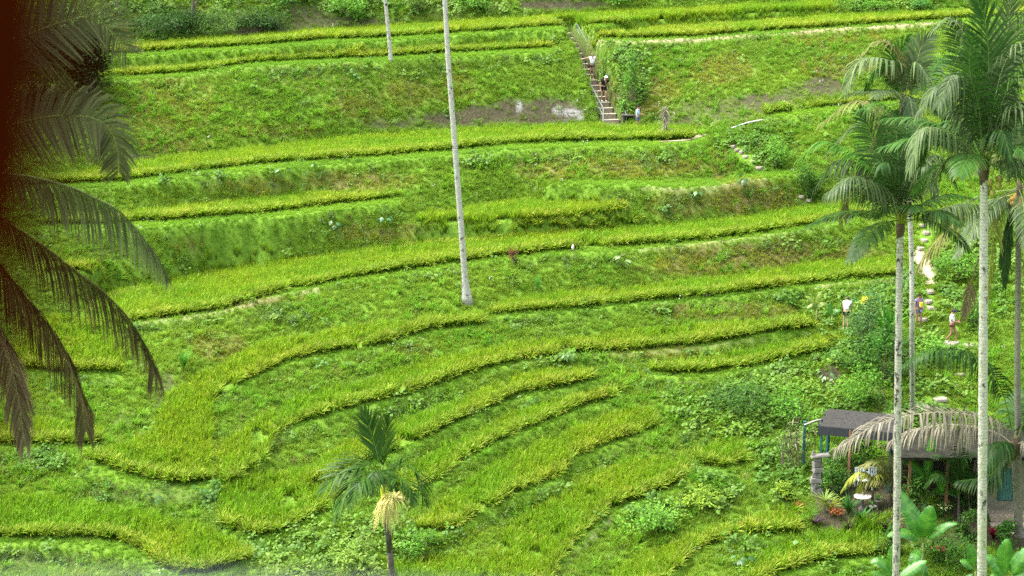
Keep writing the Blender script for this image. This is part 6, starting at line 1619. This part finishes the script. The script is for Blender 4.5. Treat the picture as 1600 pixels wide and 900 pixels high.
bush('garden_shrub', 'dark leafy shrub under the eaves near the shaded young palm', 1516, 800, 44, 80, 800, .2, [(.014, .045, .008), (.036, .09, .014)], 96, lobes=8)
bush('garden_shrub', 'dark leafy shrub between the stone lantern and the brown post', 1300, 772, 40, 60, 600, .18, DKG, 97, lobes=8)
# young palms in the garden
def young_palm(label, u, v, ctop, fr, seed, tone='green', L=.55, **kw):
    b = hit(u, v); c = px([ctop], b[1])[0]; q = empty('young_palm', b, label, 'palm', 'young palms in the garden')
    rel(q, MB().tube([b - UP * .1, (b + c) / 2, c], [.07, .06, .04], 7)).build('stem', BARK_DARK, q)
    for i, P in enumerate(fr): frond(q, px([ctop] + P, b[1]), seed * 30 + i, L=L, n=34, tone=tone, rad=.014, start=.12, **kw)
young_palm('young palm with a yellow green arching frond above the bird bath', 1362, 792, (1364, 768), [[(1360, 745), (1345, 737), (1328, 748), (1316, 765)], [(1366, 745), (1378, 742), (1388, 755), (1392, 772)], [(1362, 748), (1354, 740), (1346, 748), (1342, 770)]], 1, 'yellow', .62, hang=(.7, .7))
young_palm('shaded young palm with thin dark fronds in front of the house', 1498, 820, (1498, 775), [[(1490, 740), (1478, 715), (1460, 712)], [(1503, 735), (1515, 712), (1535, 712)], [(1486, 752), (1466, 742), (1448, 756)], [(1512, 755), (1528, 748), (1545, 765)], [(1497, 730), (1500, 700), (1510, 690)]], 2, 'dark', .8, hang=(.5, .5))
young_palm('shaded young palm behind the bird bath at the blotched trunk', 1392, 790, (1392, 760), [[(1382, 735), (1366, 722), (1345, 728)], [(1398, 730), (1410, 716), (1428, 720)], [(1388, 728), (1384, 705), (1374, 694)], [(1380, 752), (1362, 748), (1350, 765)]], 3, 'olive', .8, hang=(.5, .5))
strappy('fern_palm', 'fern like tuft among the ginger at the blotched trunk', 1392, 545, 30, 1.1, [(.05, .16, .03), (.1, .24, .05)], 82, .03, (.5, 1.4), (.2, .6))
# dry reeds left of the shelter
rb = hit(1238, 735); rq = empty('dry_reeds', rb, 'clump of tall dry reeds with drooping straw leaves left of the teal post', 'reeds')
rg = np.random.default_rng(5); t = Tuft(); mb = MB()
for k in range(16):
    x_, y_ = rg.normal(0, .38), rg.normal(0, .2); h = rg.uniform(1.4, 2.8); dx = rg.normal(0, .35)
    mb.tube([(x_, y_, -.1), (x_ + dx * .4, y_, h * .6), (x_ + dx, y_, h)], [.022, .018, .01], 5)
    for j in range(6):
        z_ = h * rg.uniform(.45, 1.0); c_ = np.array(((.20, .185, .12), (.12, .13, .05), (.07, .14, .03))[rg.integers(0, 3)])
        t.blade((x_ + dx * z_ / h, y_, z_), rg.uniform(0, 6.283), rg.uniform(.35, .6), rg.uniform(.8, 1.6), .024, c_, c_ * 1.1, c_ * 1.3, droop=rg.uniform(.7, 1.4), k=6)
mb.build('stems', TWIG, rq); obj('leaves', t.mesh('leaves', MAT_LEAF), rq)['kind'] = 'stuff'
# dry shrub by the rice below the stair
rb = at_z(1040, 216, np.interp(1040, TER[4]['us'], TER[4]['zl'])); rq = empty('dead_plant', rb, 'dry grey dead plant standing in the rice right of the person in blue', 'dead plant')
t = Tuft(); mb = MB(); rg = np.random.default_rng(9)
for k in range(7):
    dx = rg.normal(0, .12); mb.tube([(rg.normal(0, .06), 0, -.1), (dx * .5, 0, 1.0), (dx, 0, 1.9)], [.05, .04, .02], 5)
for k in range(60):
    z_ = rg.uniform(.5, 1.95); c_ = np.array((.24, .22, .17)) * rg.uniform(.6, 1.3)
    t.blade((rg.normal(0, .08), rg.normal(0, .05), z_), rg.normal(3.3, 1.2), .5, rg.uniform(.6, 2.0), .02, c_, c_, c_ * 1.2, droop=rg.uniform(.6, 1.6), k=6)
mb.build('stems', WOOD, rq); obj('leaves', t.mesh('leaves', MAT_LEAF), rq)['kind'] = 'stuff'

# ------------------------------------------------------------------ where the photographer stands: a dark post and a pale rail close to the lens
POST = plain('dark_red_brown_post', (0.024, 0.0032, 0.0005), 1.0, .3, 40, .3, 0.0)
dpt = .50
pr_ = .06 / dpt * FPX
e = at_y(np.array([112.0, 122.0, 112.0, 78.0, 15.0, -80.0, -260.0]) - pr_, np.array([-260.0, 0.0, 250.0, 430.0, 570.0, 720.0, 1000.0]), dpt)
mb = MB().tube(e, .06, 16)
po = empty('wooden_post', e[-1], 'dark red brown post, far out of focus along the left edge', 'post')
rel(po, mb).build('shaft', POST, po, smooth=True)
rp = at_y(np.array([-400.0, 300.0, 1100.0, 2200.0]), np.array([1012.0, 1030.0, 1068.0, 1140.0]), .5)
mb = MB().tube(rp, [.010, .010, .010, .010], 12)
ra = empty('balcony_rail', rp[0], 'pale grey rail, far out of focus along the bottom edge', 'rail')
rel(ra, mb).build('bar', plain('pale_grey_paint', (.45, .46, .47), .6, .05, 20, .1), ra, smooth=True)
for k in (0, 3):
    rel(ra, MB().tube([rp[k], rp[k] - UP * .6], .009, 8)).build('upright', plain('pale_grey_paint', (.45, .46, .47), .6, .05, 20, .1), ra)
print('all', round(time.time() - T0, 1), sum(len(m.polygons) for m in bpy.data.meshes))
